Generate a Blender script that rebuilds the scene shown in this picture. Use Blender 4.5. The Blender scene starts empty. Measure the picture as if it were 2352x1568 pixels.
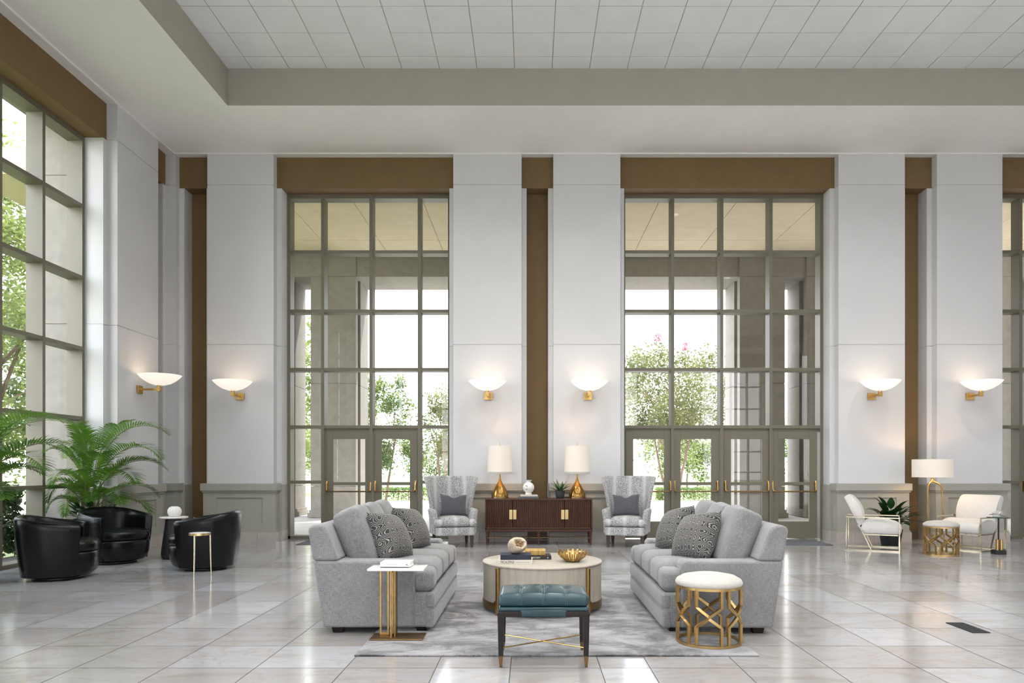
import bpy, bmesh, math, random
from mathutils import Vector, Matrix
random.seed(7)
PI = math.pi
sc = bpy.context.scene
COL = sc.collection
R = math.radians

# ------------------------------------------------------------------ materials
def new_mat(name):
    m = bpy.data.materials.new(name); m.use_nodes = True
    nt = m.node_tree
    return m, nt, nt.nodes['Principled BSDF']

def N(nt, kind, **kw):
    n = nt.nodes.new(kind)
    for k, v in kw.items():
        if k in n.inputs: n.inputs[k].default_value = v
        else: setattr(n, k, v)
    return n

def L(nt, a, b): nt.links.new(a, b)

def rgba(c): return (c[0], c[1], c[2], 1)

def ramp(nt, fac, stops):
    r = N(nt, 'ShaderNodeValToRGB')
    els = r.color_ramp.elements
    while len(els) > 1: els.remove(els[-1])
    els[0].position = stops[0][0]; els[0].color = rgba(stops[0][1])
    for p, c in stops[1:]:
        e = els.new(p); e.color = rgba(c)
    L(nt, fac, r.inputs['Fac'])
    return r

def coords(nt, scale=(1, 1, 1), rot=(0, 0, 0), kind='Object'):
    t = N(nt, 'ShaderNodeTexCoord'); mp = N(nt, 'ShaderNodeMapping')
    mp.inputs['Scale'].default_value = scale; mp.inputs['Rotation'].default_value = rot
    L(nt, t.outputs[kind], mp.inputs['Vector'])
    return mp.outputs['Vector']

def math_n(nt, op, a, b=None, c=None):
    n = N(nt, 'ShaderNodeMath', operation=op)
    for i, v in enumerate((a, b, c)):
        if v is None: continue
        if hasattr(v, 'default_value') or hasattr(v, 'links'): L(nt, v, n.inputs[i])
        else: n.inputs[i].default_value = v
    return n.outputs[0]

def pbr(name, col, rough=.5, metal=0., var=0., vscale=4., stretch=(1, 1, 1), bump=0., bscale=80., spec=.5,
        sheen=0., coat=0., emit=None, estr=0., trans=0.):
    m, nt, b = new_mat(name)
    b.inputs['Roughness'].default_value = rough
    b.inputs['Metallic'].default_value = metal
    b.inputs['Specular IOR Level'].default_value = spec
    b.inputs['Sheen Weight'].default_value = sheen
    b.inputs['Coat Weight'].default_value = coat
    b.inputs['Coat Roughness'].default_value = .15
    b.inputs['Transmission Weight'].default_value = trans
    if emit:
        b.inputs['Emission Color'].default_value = rgba(emit); b.inputs['Emission Strength'].default_value = estr
    v = coords(nt, stretch)
    nz = N(nt, 'ShaderNodeTexNoise', Scale=vscale, Detail=6., Roughness=.6); L(nt, v, nz.inputs['Vector'])
    lo = [max(0, c * (1 - var)) for c in col]; hi = [min(1, c * (1 + var)) for c in col]
    rp = ramp(nt, nz.outputs['Fac'], [(.3, lo), (.7, hi)])
    L(nt, rp.outputs['Color'], b.inputs['Base Color'])
    if bump:
        n2 = N(nt, 'ShaderNodeTexNoise', Scale=bscale, Detail=4.); L(nt, v, n2.inputs['Vector'])
        bp = N(nt, 'ShaderNodeBump', Strength=bump, Distance=.01); L(nt, n2.outputs['Fac'], bp.inputs['Height'])
        L(nt, bp.outputs['Normal'], b.inputs['Normal'])
    return m

def fabric(name, c1, c2, scale=1., sheen=.3):
    m, nt, b = new_mat(name)
    b.inputs['Roughness'].default_value = .95; b.inputs['Sheen Weight'].default_value = sheen
    b.inputs['Specular IOR Level'].default_value = .15
    outs = []
    for s in ((260, 260, 26), (26, 260, 260), (260, 26, 260)):
        nz = N(nt, 'ShaderNodeTexNoise', Scale=1., Detail=2.)
        L(nt, coords(nt, [k * scale for k in s]), nz.inputs['Vector']); outs.append(nz.outputs['Fac'])
    big = N(nt, 'ShaderNodeTexNoise', Scale=6., Detail=3.); L(nt, coords(nt), big.inputs['Vector'])
    a = math_n(nt, 'ADD', math_n(nt, 'ADD', outs[0], outs[1]), outs[2])
    a = math_n(nt, 'MULTIPLY', a, .30); a = math_n(nt, 'MULTIPLY_ADD', big.outputs['Fac'], .1, a)
    rp = ramp(nt, a, [(.36, c1), (.64, c2)])
    L(nt, rp.outputs['Color'], b.inputs['Base Color'])
    bp = N(nt, 'ShaderNodeBump', Strength=.25, Distance=.004); L(nt, a, bp.inputs['Height'])
    L(nt, bp.outputs['Normal'], b.inputs['Normal'])
    return m

def ogee_mat(name):
    m, nt, b = new_mat(name)
    b.inputs['Roughness'].default_value = .9; b.inputs['Sheen Weight'].default_value = .15
    t = N(nt, 'ShaderNodeTexCoord')
    nz = N(nt, 'ShaderNodeTexNoise', Scale=9., Detail=2.); L(nt, t.outputs['Object'], nz.inputs['Vector'])
    sp = N(nt, 'ShaderNodeSeparateXYZ'); L(nt, t.outputs['Object'], sp.inputs[0])
    off = math_n(nt, 'MULTIPLY', math_n(nt, 'SUBTRACT', nz.outputs['Fac'], .5), .05)
    x = math_n(nt, 'ADD', sp.outputs['X'], off); z = math_n(nt, 'ADD', sp.outputs['Z'], off)
    cx = math_n(nt, 'COSINE', math_n(nt, 'MULTIPLY', x, 2 * PI / .088))
    cz = math_n(nt, 'COSINE', math_n(nt, 'MULTIPLY', z, 2 * PI / .150))
    fr = math_n(nt, 'FRACT', math_n(nt, 'MULTIPLY', math_n(nt, 'ADD', cx, cz), 1.75))
    n2 = N(nt, 'ShaderNodeTexNoise', Scale=120.); L(nt, t.outputs['Object'], n2.inputs['Vector'])
    fr = math_n(nt, 'MULTIPLY_ADD', math_n(nt, 'SUBTRACT', n2.outputs['Fac'], .5), .5, fr)
    rp = ramp(nt, fr, [(.0, (.022, .026, .033)), (.62, (.035, .04, .048)), (.74, (.36, .33, .28)), (.88, (.36, .33, .28)), (1., (.022, .026, .033))])
    L(nt, rp.outputs['Color'], b.inputs['Base Color'])
    return m

def spotted_mat(name):
    m, nt, b = new_mat(name)
    b.inputs['Roughness'].default_value = .92; b.inputs['Sheen Weight'].default_value = .2
    v = coords(nt)
    vo = N(nt, 'ShaderNodeTexVoronoi', Scale=100., Randomness=1.); L(nt, v, vo.inputs['Vector'])
    sp = N(nt, 'ShaderNodeSeparateXYZ'); L(nt, v, sp.inputs[0])
    w = math_n(nt, 'COSINE', math_n(nt, 'MULTIPLY', sp.outputs['X'], 24.))
    w = math_n(nt, 'POWER', math_n(nt, 'MULTIPLY_ADD', w, .5, .5), 5.)
    base = ramp(nt, w, [(0., (.215, .215, .22)), (.5, (.31, .31, .315)), (1., (.50, .50, .51))])
    spot = ramp(nt, vo.outputs['Distance'], [(.40, (1, 1, 1)), (.52, (0, 0, 0))])
    mx = N(nt, 'ShaderNodeMix', data_type='RGBA')
    L(nt, spot.outputs['Color'], mx.inputs['Factor']); L(nt, base.outputs['Color'], mx.inputs[6])
    mx.inputs[7].default_value = (.60, .60, .595, 1)
    L(nt, mx.outputs[2], b.inputs['Base Color'])
    return m

def wood_mat(name, c1, c2, rough=.4, stretch=(14, 14, 1.2), scale=3., coat=0.):
    m, nt, b = new_mat(name)
    b.inputs['Roughness'].default_value = rough; b.inputs['Coat Weight'].default_value = coat; b.inputs['Specular IOR Level'].default_value = .3
    v = coords(nt, stretch)
    nz = N(nt, 'ShaderNodeTexNoise', Scale=scale, Detail=8., Roughness=.65, Distortion=.8); L(nt, v, nz.inputs['Vector'])
    rp = ramp(nt, nz.outputs['Fac'], [(.3, c1), (.5, [(a + d) / 2 for a, d in zip(c1, c2)]), (.72, c2)])
    L(nt, rp.outputs['Color'], b.inputs['Base Color'])
    return m

def marble_floor():
    m, nt, b = new_mat('marble_tile')
    t = N(nt, 'ShaderNodeTexCoord')
    at = N(nt, 'ShaderNodeAttribute', attribute_name='tile')
    vm = N(nt, 'ShaderNodeVectorMath', operation='MULTIPLY_ADD')
    L(nt, at.outputs['Color'], vm.inputs[0]); vm.inputs[1].default_value = (37, 23, 11)
    L(nt, t.outputs['Object'], vm.inputs[2])
    mp = N(nt, 'ShaderNodeMapping'); mp.inputs['Scale'].default_value = (1., 2.4, 1); mp.inputs['Rotation'].default_value = (0, 0, .5)
    L(nt, vm.outputs[0], mp.inputs['Vector'])
    n1 = N(nt, 'ShaderNodeTexNoise', Scale=1.4, Detail=7., Roughness=.6, Distortion=1.2); L(nt, mp.outputs[0], n1.inputs['Vector'])
    base = ramp(nt, n1.outputs['Fac'], [(.28, (.32, .305, .298)), (.45, (.39, .393, .41)), (.62, (.415, .425, .45)), (.8, (.36, .352, .355))])
    n2 = N(nt, 'ShaderNodeTexNoise', Scale=.9, Detail=5., Roughness=.55, Distortion=2.0); L(nt, mp.outputs[0], n2.inputs['Vector'])
    vein = ramp(nt, n2.outputs['Fac'], [(.47, (0, 0, 0)), (.5, (.52, .52, .52)), (.512, (0, 0, 0))])
    mx = N(nt, 'ShaderNodeMix', data_type='RGBA')
    L(nt, vein.outputs['Color'], mx.inputs['Factor']); L(nt, base.outputs['Color'], mx.inputs[6]); mx.inputs[7].default_value = (.36, .30, .24, 1)
    sep = N(nt, 'ShaderNodeSeparateColor'); L(nt, at.outputs['Color'], sep.inputs[0])
    tint = ramp(nt, sep.outputs[2], [(0, (.80, .76, .72)), (.3, (.95, .945, .94)), (1, (1, 1, 1.0))])
    mu = N(nt, 'ShaderNodeMix', data_type='RGBA', blend_type='MULTIPLY'); mu.inputs['Factor'].default_value = 1
    L(nt, mx.outputs[2], mu.inputs[6]); L(nt, tint.outputs['Color'], mu.inputs[7])
    L(nt, mu.outputs[2], b.inputs['Base Color'])
    rr = ramp(nt, n1.outputs['Fac'], [(.3, (.16, .16, .16)), (.7, (.10, .10, .10))]); L(nt, rr.outputs['Color'], b.inputs['Roughness'])
    b.inputs['Specular IOR Level'].default_value = .65
    return m

def rug_mat():
    m, nt, b = new_mat('rug_pile')
    b.inputs['Roughness'].default_value = .85; b.inputs['Sheen Weight'].default_value = .5; b.inputs['Specular IOR Level'].default_value = .2
    n1 = N(nt, 'ShaderNodeTexNoise', Scale=2.4, Detail=10., Roughness=.74, Distortion=.5); L(nt, coords(nt, (.9, 1.35, 1)), n1.inputs['Vector'])
    n2 = N(nt, 'ShaderNodeTexNoise', Scale=130., Detail=2.); L(nt, coords(nt), n2.inputs['Vector'])
    a = math_n(nt, 'MULTIPLY_ADD', n2.outputs['Fac'], .14, math_n(nt, 'MULTIPLY', n1.outputs['Fac'], .86))
    rp = ramp(nt, a, [(.40, (.03, .029, .031)), (.465, (.085, .082, .082)), (.51, (.19, .184, .186)), (.60, (.285, .28, .294))])
    L(nt, rp.outputs['Color'], b.inputs['Base Color'])
    bp = N(nt, 'ShaderNodeBump', Strength=.35, Distance=.01); L(nt, a, bp.inputs['Height']); L(nt, bp.outputs['Normal'], b.inputs['Normal'])
    return m

def leaf_mat(name, c1, c2, c3=None, scale=3., trans=.35, rough=.45, spec=.4):
    m, nt, b = new_mat(name)
    b.inputs['Roughness'].default_value = rough; b.inputs['Specular IOR Level'].default_value = spec
    nz = N(nt, 'ShaderNodeTexNoise', Scale=scale, Detail=3.); L(nt, coords(nt), nz.inputs['Vector'])
    st = [(.32, c1), (.6, c2)]
    if c3: st.append((.78, c3))
    rp = ramp(nt, nz.outputs['Fac'], st); L(nt, rp.outputs['Color'], b.inputs['Base Color'])
    tr = N(nt, 'ShaderNodeBsdfTranslucent'); L(nt, rp.outputs['Color'], tr.inputs['Color'])
    mx = N(nt, 'ShaderNodeMixShader'); mx.inputs['Fac'].default_value = trans
    L(nt, b.outputs[0], mx.inputs[1]); L(nt, tr.outputs[0], mx.inputs[2])
    L(nt, mx.outputs[0], nt.nodes['Material Output'].inputs['Surface'])
    return m

def glass_mat(name, tint=(1, 1, 1), refl=.03, rough=.0):
    m, nt, b = new_mat(name); nt.nodes.remove(b)
    tr = N(nt, 'ShaderNodeBsdfTransparent'); tr.inputs[0].default_value = rgba(tint)
    gl = N(nt, 'ShaderNodeBsdfGlossy'); gl.inputs['Roughness'].default_value = rough
    mx = N(nt, 'ShaderNodeMixShader'); mx.inputs['Fac'].default_value = refl
    L(nt, tr.outputs[0], mx.inputs[1]); L(nt, gl.outputs[0], mx.inputs[2])
    L(nt, mx.outputs[0], nt.nodes['Material Output'].inputs['Surface'])
    return m

M = {}
M['wall'] = pbr('wall_plaster', (.665, .665, .675), .85, var=.025, vscale=1.2, bump=.04, bscale=60)
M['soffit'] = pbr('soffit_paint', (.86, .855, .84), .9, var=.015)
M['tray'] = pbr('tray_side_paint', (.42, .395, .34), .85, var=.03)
M['tile_c'] = pbr('ceiling_tile', (.84, .86, .88), .95, var=.03, vscale=2., bump=.1, bscale=200)
M['tbar'] = pbr('ceiling_grid_bar', (.42, .41, .38), .6)
M['green'] = pbr('wainscot_paint', (.37, .365, .325), .6, var=.02)
M['brown'] = pbr('brown_paint', (.19, .118, .048), .7, var=.05)
M['basetile'] = pbr('base_tile', (.47, .43, .40), .35, var=.08, vscale=5.)
M['basedark'] = pbr('dark_base_tile', (.10, .08, .06), .4, var=.1)
M['frame'] = pbr('frame_paint', (.165, .150, .108), .45, var=.02)
M['gap'] = pbr('dark_gap', (.02, .02, .018), .8)
M['glass'] = glass_mat('window_glass')
M['floor'] = marble_floor()
M['grout'] = pbr('floor_grout', (.09, .085, .08), .8)
M['rug'] = rug_mat()
M['mat'] = pbr('door_mat_pile', (.12, .125, .135), .95, var=.2, vscale=90., bump=.3, bscale=200)
M['sofa'] = fabric('grey_linen', (.125, .122, .123), (.315, .31, .315))
M['ogee'] = ogee_mat('ogee_weave')
M['spot'] = spotted_mat('spotted_fabric')
M['slate'] = fabric('slate_linen', (.055, .058, .066), (.115, .118, .13), .8)
M['ivory'] = fabric('ivory_boucle', (.41, .39, .355), (.53, .51, .475), .7)
M['ivorychair'] = fabric('ivory_chair_cloth', (.55, .535, .505), (.69, .67, .645), .7)
M['leather'] = pbr('black_leather', (.004, .0045, .006), .27, var=.3, vscale=8., bump=.04, bscale=150, spec=.32)
M['teal'] = pbr('teal_leather', (.011, .045, .055), .26, var=.22, vscale=7., bump=.05, bscale=160, spec=.5)
M['tealdark'] = pbr('teal_welt', (.022, .056, .066), .35)
M['espresso'] = wood_mat('espresso_wood', (.008, .006, .0055), (.022, .014, .012), .35)
M['walnut'] = wood_mat('walnut', (.036, .015, .009), (.10, .044, .026), .38)
M['leggrey'] = wood_mat('grey_brown_wood', (.045, .034, .03), (.085, .066, .058), .45)
M['oak'] = wood_mat('bleached_oak', (.36, .315, .26), (.47, .425, .36), .42, (10, 10, .8))
M['brass'] = pbr('brass', (.55, .36, .13), .30, 1., var=.12, vscale=6.)
M['brasslight'] = pbr('satin_brass', (.78, .60, .30), .28, 1., var=.06)
M['stoolbrass'] = pbr('gilded_metal', (.50, .335, .14), .36, 1., var=.15, vscale=9.)
M['bronze'] = pbr('bronze_metal', (.25, .155, .075), .40, 1., var=.15, vscale=8.)
M['antique'] = pbr('antique_brass', (.42, .27, .10), .34, 1., var=.2, vscale=14., bump=.1, bscale=60)
M['chrome'] = pbr('champagne_metal', (.62, .55, .42), .22, 1., var=.08, vscale=30.)
M['black'] = pbr('black_lacquer', (.012, .012, .014), .4, var=.2)
M['ribbed'] = pbr('charcoal_wood', (.018, .018, .02), .5, var=.3, vscale=2., stretch=(2, 2, 40), bump=.15, bscale=3)
M['white'] = pbr('white_ceramic', (.80, .79, .77), .3, var=.03)
M['whitestone'] = pbr('white_stone', (.78, .76, .73), .35, var=.10, vscale=5.)
M['shade'] = pbr('lamp_shade_linen', (.62, .58, .53), .9, emit=(1., .86, .70), estr=.12)
M['bowl'] = pbr('lit_alabaster_glass', (.85, .83, .79), .35, emit=(1., .88, .76), estr=.33, var=.04, vscale=6.)
M['amber'] = pbr('smoked_brass_glass', (.34, .19, .05), .18, .85, var=.1)
M['pot'] = pbr('charcoal_pot', (.03, .032, .038), .5)
M['soil'] = pbr('potting_soil', (.03, .02, .014), .95, var=.4, vscale=40.)
M['palm'] = leaf_mat('palm_leaf', (.04, .11, .016), (.14, .29, .03), (.36, .48, .08), 2.6, .5)
M['palmstem'] = pbr('palm_stem', (.16, .17, .06), .5, var=.3, vscale=14.)
M['broad'] = leaf_mat('broad_leaf', (.008, .03, .008), (.02, .075, .018), (.09, .17, .06), 6., .12, .3)
M['agave'] = leaf_mat('succulent_leaf', (.02, .06, .025), (.06, .15, .06), None, 8., .1, .4)
M['navy'] = pbr('navy_book_cloth', (.012, .016, .035), .6)
M['creamcover'] = pbr('cream_book_cover', (.62, .58, .52), .5, var=.03)
M['whitecover'] = pbr('white_book_cover', (.80, .79, .77), .4)
M['blackcover'] = pbr('black_book_cover', (.014, .014, .015), .45)
M['paper'] = pbr('page_edges', (.70, .66, .58), .9, var=.08, vscale=2., stretch=(1, 1, 120))
M['goldcover'] = wood_mat('gilt_box', (.30, .15, .04), (.62, .42, .15), .35, (40, 3, 3), 2.)
M['ink'] = pbr('ink', (.02, .02, .02), .6)
M['inkgrey'] = pbr('grey_ink', (.25, .24, .23), .6)
M['inkwhite'] = pbr('white_ink', (.8, .8, .78), .6)
M['blueink'] = pbr('blue_glaze', (.05, .08, .2), .4)
M['greybook'] = pbr('slate_book_cover', (.10, .11, .13), .5)
M['geode'] = pbr('geode_crust', (.56, .46, .35), .8, var=.35, vscale=9., bump=.5, bscale=22)
M['geodein'] = pbr('geode_crystal', (.30, .18, .09), .35, var=.4, vscale=30., bump=.7, bscale=55)
M['darkglass'] = pbr('smoked_glass', (.03, .06, .06), .08, spec=.7)
M['rubber'] = pbr('black_rubber', (.012, .012, .014), .7, var=.3, vscale=60., bump=.3, bscale=90)
def top_marble():
    m, nt, b = new_mat('white_veined_marble'); b.inputs['Roughness'].default_value = .15
    nz = N(nt, 'ShaderNodeTexNoise', Scale=4., Detail=6., Distortion=1.5); L(nt, coords(nt, (1, 1, 1)), nz.inputs['Vector'])
    rp = ramp(nt, nz.outputs['Fac'], [(.40, (.82, .80, .78)), (.60, (.80, .78, .76)), (.66, (.10, .09, .09)), (.72, (.5, .46, .42)), (.78, (.8, .79, .78))])
    L(nt, rp.outputs['Color'], b.inputs['Base Color']); return m
M['marble'] = top_marble()
M['concrete'] = pbr('portico_concrete', (.27, .25, .22), .9, var=.10, vscale=6., bump=.15, bscale=90)
M['concretewarm'] = pbr('portico_ceiling_concrete', (.66, .565, .40), .9, var=.06, vscale=3.)
M['paving'] = pbr('outdoor_paving', (.60, .58, .545), .85, var=.08, vscale=1.5)
M['asphalt'] = pbr('road_asphalt', (.30, .30, .30), .9, var=.08)
M['lawn'] = pbr('lawn_grass', (.19, .23, .09), .95, var=.3, vscale=3., bump=.3)
M['leafA'] = leaf_mat('tree_leaf_green', (.08, .14, .035), (.19, .25, .07), (.34, .38, .13), 1.1, .4)
M['leafB'] = leaf_mat('tree_leaf_olive', (.10, .13, .04), (.22, .23, .08), (.38, .32, .13), 1.4, .35)
M['leafC'] = leaf_mat('tree_leaf_lime', (.13, .18, .05), (.26, .32, .09), (.42, .46, .17), .9, .4)
M['hedge'] = leaf_mat('hedge_leaf', (.02, .05, .015), (.05, .10, .03), (.12, .18, .06), 4., .2)
M['bark'] = pbr('tree_bark', (.24, .17, .12), .9, var=.3, vscale=6., stretch=(4, 4, 1))
M['blossom'] = pbr('pink_blossom', (.75, .10, .20), .8)
M['pole'] = pbr('white_pole_paint', (.75, .75, .74), .4)

# ------------------------------------------------------------------ mesh helpers
class B:
    def __init__(s): s.bm = bmesh.new()
    def box(s, x0, x1, y0, y1, z0, z1, m=0, taper=1.):
        cx, cy = (x0 + x1) / 2, (y0 + y1) / 2
        vs = []
        for z, k in ((z0, taper), (z1, 1.)):
            for x, y in ((x0, y0), (x1, y0), (x1, y1), (x0, y1)):
                vs.append(s.bm.verts.new((cx + (x - cx) * k, cy + (y - cy) * k, z)))
        for q in ((3, 2, 1, 0), (4, 5, 6, 7), (0, 1, 5, 4), (1, 2, 6, 5), (2, 3, 7, 6), (3, 0, 4, 7)):
            f = s.bm.faces.new([vs[i] for i in q]); f.material_index = m
        return vs
    def rbox(s, c, size, r, f=None, n=1, m=0, seg=3):
        h = [k / 2 for k in size]
        ax = []
        for k in h:
            rr = min(r, k * .999)
            t = [math.tan(PI / 4 * i / seg) * rr for i in range(seg, 0, -1)]
            a = [-(k - rr) - q for q in t]
            fl = [-(k - rr) + 2 * (k - rr) * i / n for i in range(n + 1)]
            ax.append((a + fl + [-q for q in reversed(a)], rr))
        cnt = [len(a[0]) - 1 for a in ax]
        vd = {}
        def vert(i):
            if i in vd: return vd[i]
            p = [ax[k][0][i[k]] for k in range(3)]
            inn = [max(-(h[k] - ax[k][1]), min(h[k] - ax[k][1], p[k])) for k in range(3)]
            d = Vector([p[k] - inn[k] for k in range(3)])
            if d.length > 1e-9:
                d = d.normalized()
                q = Vector([inn[k] + d[k] * ax[k][1] for k in range(3)])
            else: q = Vector(p)
            if f: q = Vector(f(q))
            vd[i] = s.bm.verts.new(q + Vector(c)); return vd[i]
        for a in range(3):
            b, d = (a + 1) % 3, (a + 2) % 3
            for side in (0, cnt[a]):
                for i in range(cnt[b]):
                    for j in range(cnt[d]):
                        quad = []
                        for di, dj in ((0, 0), (1, 0), (1, 1), (0, 1)):
                            k = [0, 0, 0]; k[a] = side; k[b] = i + di; k[d] = j + dj
                            quad.append(vert(tuple(k)))
                        if side == 0: quad.reverse()
                        fc = s.bm.faces.new(quad); fc.material_index = m
    def lathe(s, prof, segs=28, c=(0, 0, 0), m=0, sx=1., sy=1., rfun=None):
        rings = []
        for r, z in prof:
            if r < 1e-6: rings.append([s.bm.verts.new((c[0], c[1], c[2] + z))])
            else:
                rg = []
                for i in range(segs):
                    a = 2 * PI * i / segs; k = r * (rfun(a, z) if rfun else 1)
                    rg.append(s.bm.verts.new((c[0] + k * sx * math.cos(a), c[1] + k * sy * math.sin(a), c[2] + z)))
                rings.append(rg)
        for A, Bq in zip(rings, rings[1:]):
            for i in range(segs):
                j = (i + 1) % segs
                if len(A) == 1 and len(Bq) == 1: continue
                if len(A) == 1: q = (A[0], Bq[j], Bq[i])
                elif len(Bq) == 1: q = (A[i], A[j], Bq[0])
                else: q = (A[i], A[j], Bq[j], Bq[i])
                f = s.bm.faces.new(q); f.material_index = m
    def tube(s, pts, r, segs=8, closed=False, square=False, radii=None, m=0, cap=True):
        pts = [Vector(p) for p in pts]; n = len(pts)
        if square: segs = 4
        rings = []; up = None
        for i, p in enumerate(pts):
            if closed: d = (pts[(i + 1) % n] - pts[i - 1])
            else: d = pts[min(i + 1, n - 1)] - pts[max(i - 1, 0)]
            d.normalize()
            if up is None:
                up = Vector((0, 0, 1)) if abs(d.z) < .9 else Vector((0, 1, 0))
            up = (up - d * up.dot(d)).normalized(); sd = d.cross(up)
            rr = radii[i] if radii else r
            k = math.sqrt(2) if square else 1
            # mitre the corner so that a bent bar keeps its section
            mit = 1.
            if square and (closed or 0 < i < n - 1):
                e = (pts[i] - pts[i - 1]).normalized(); mit = 1 / max(.35, e.dot(d))
            rg = []
            for j in range(segs):
                a = 2 * PI * (j + (.5 if square else 0)) / segs
                rg.append(s.bm.verts.new(p + (up * math.cos(a) + sd * math.sin(a)) * rr * k * (mit if square else 1)))
            rings.append(rg)
        rng = range(n) if closed else range(n - 1)
        for i in rng:
            A, Bq = rings[i], rings[(i + 1) % n]
            for j in range(segs):
                f = s.bm.faces.new((A[j], A[(j + 1) % segs], Bq[(j + 1) % segs], Bq[j])); f.material_index = m
        if cap and not closed:
            s.bm.faces.new(list(reversed(rings[0]))).material_index = m
            s.bm.faces.new(rings[-1]).material_index = m
    def bar(s, a, b, w, d=None, m=0):
        # rectangular bar between two points; w across (horizontal), d along depth
        s.tube([a, b], w / 2, square=True, m=m)
    def prism(s, poly, a0, a1, axis='x', m=0):
        def P(u, v, a): return {'x': (a, u, v), 'y': (u, a, v), 'z': (u, v, a)}[axis]
        A = [s.bm.verts.new(P(u, v, a0)) for u, v in poly]; Bq = [s.bm.verts.new(P(u, v, a1)) for u, v in poly]
        n = len(poly)
        for i in range(n):
            s.bm.faces.new((A[i], A[(i + 1) % n], Bq[(i + 1) % n], Bq[i])).material_index = m
        s.bm.faces.new(list(reversed(A))).material_index = m; s.bm.faces.new(Bq).material_index = m
    def grid(s, fn, nu, nv, m=0, wrap_u=False):
        V = [[s.bm.verts.new(fn(i / nu, j / nv)) for j in range(nv + 1)] for i in range(nu + (0 if wrap_u else 1))]
        for i in range(nu):
            for j in range(nv):
                i2 = (i + 1) % len(V)
                s.bm.faces.new((V[i][j], V[i2][j], V[i2][j + 1], V[i][j + 1])).material_index = m
        return V
    def leaf(s, base, d, length, width, droop=.3, fold=.25, n=5, up=Vector((0, 0, 1)), m=0, tip=.5):
        base = Vector(base); d = Vector(d).normalized()
        sd = d.cross(up)
        if sd.length < 1e-4: sd = Vector((1, 0, 0))
        sd.normalize(); p = base.copy(); dd = d.copy(); prev = None
        for i in range(n + 1):
            t = i / n
            w = width * (math.sin(PI * min(1, t ** tip * .94 + .03)) ** .9) * .5 + .0008
            nrm = sd.cross(dd).normalized()
            row = [s.bm.verts.new(p - sd * w + nrm * w * fold), s.bm.verts.new(p), s.bm.verts.new(p + sd * w + nrm * w * fold)]
            if prev:
                s.bm.faces.new((prev[0], prev[1], row[1], row[0])).material_index = m
                s.bm.faces.new((prev[1], prev[2], row[2], row[1])).material_index = m
            prev = row
            p = p + dd * (length / n); dd = (dd + Vector((0, 0, -droop / n))).normalized()
    def build(s, name, mats, parent=None, loc=(0, 0, 0), rot=(0, 0, 0), smooth=35, bevel=0., subsurf=0, bseg=2):
        bmesh.ops.recalc_face_normals(s.bm, faces=s.bm.faces[:])
        me = bpy.data.meshes.new(name); s.bm.to_mesh(me); s.bm.free()
        for mt in (mats if isinstance(mats, (list, tuple)) else [mats]): me.materials.append(M[mt] if isinstance(mt, str) else mt)
        if smooth:
            me.polygons.foreach_set('use_smooth', [True] * len(me.polygons))
            if smooth < 180: me.set_sharp_from_angle(angle=R(smooth))
        o = bpy.data.objects.new(name, me); COL.objects.link(o)
        o.location = loc; o.rotation_euler = rot
        if parent: o.parent = parent
        if bevel:
            md = o.modifiers.new('bevel', 'BEVEL'); md.width = bevel; md.segments = bseg; md.limit_method = 'ANGLE'; md.angle_limit = R(40)
            md.harden_normals = False
        if subsurf:
            md = o.modifiers.new('sub', 'SUBSURF'); md.levels = subsurf; md.render_levels = subsurf
        return o

def tag(o, label, cat, group=None, kind=None):
    o['label'] = label; o['category'] = cat
    if group: o['group'] = group
    if kind: o['kind'] = kind
    return o

def thing(name, label, cat, loc=(0, 0, 0), rz=0., group=None, kind=None):
    o = bpy.data.objects.new(name, None); COL.objects.link(o)
    o.empty_display_size = .1; o.location = loc; o.rotation_euler = (0, 0, rz)
    return tag(o, label, cat, group, kind)

def kids(o): return [c for c in COL.objects if c.parent == o]

def dup(root, label, loc, rz=0.):
    r = root.copy(); COL.objects.link(r); r.location = loc; r.rotation_euler = (0, 0, rz); r['label'] = label
    for ch in kids(root):
        c = ch.copy(); COL.objects.link(c); c.parent = r
        for g in kids(ch):
            d = g.copy(); COL.objects.link(d); d.parent = c
    return r

def struct(o, label, cat): return tag(o, label, cat, None, 'structure')

def text_mesh(name, body, size, mat, parent, loc, rot, align='CENTER', extrude=.0004, sx=1.):
    cu = bpy.data.curves.new(name, 'FONT'); cu.body = body; cu.size = size; cu.align_x = align; cu.align_y = 'CENTER'; cu.extrude = extrude
    t = bpy.data.objects.new(name + '_src', cu); COL.objects.link(t)
    dg = bpy.context.evaluated_depsgraph_get(); dg.update()
    me = bpy.data.meshes.new_from_object(t.evaluated_get(dg)); me.name = name
    bpy.data.objects.remove(t); bpy.data.curves.remove(cu)
    me.materials.clear(); me.materials.append(M[mat])
    o = bpy.data.objects.new(name, me); COL.objects.link(o); o.location = loc; o.rotation_euler = rot; o.scale = (sx, 1, 1)
    o.parent = parent
    return o

def lamp_light(name, loc, power, col=(1., .68, .40), radius=.05, parent=None):
    l = bpy.data.lights.new(name, 'POINT'); l.energy = power; l.color = col; l.shadow_soft_size = radius
    o = bpy.data.objects.new(name, l); COL.objects.link(o); o.location = loc
    if parent: o.parent = parent
    return o

# ------------------------------------------------------------------ room dimensions
YB, XL, XR, YF = 13.10, -6.50, 13.76, -8.70        # pier faces of the four walls
ZS, ZC, ZH = 7.07, 7.645, 6.50                      # soffit, tray ceiling, underside of the brown headers
J1, J2 = 3.588, 6.50                                # horizontal plaster joints
def m_back(u, v): return (u, YB - v)
def m_left(u, v): return (XL + v, u)
def m_right(u, v): return (XR - v, u)
def m_front(u, v): return (u, YF + v)

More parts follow.
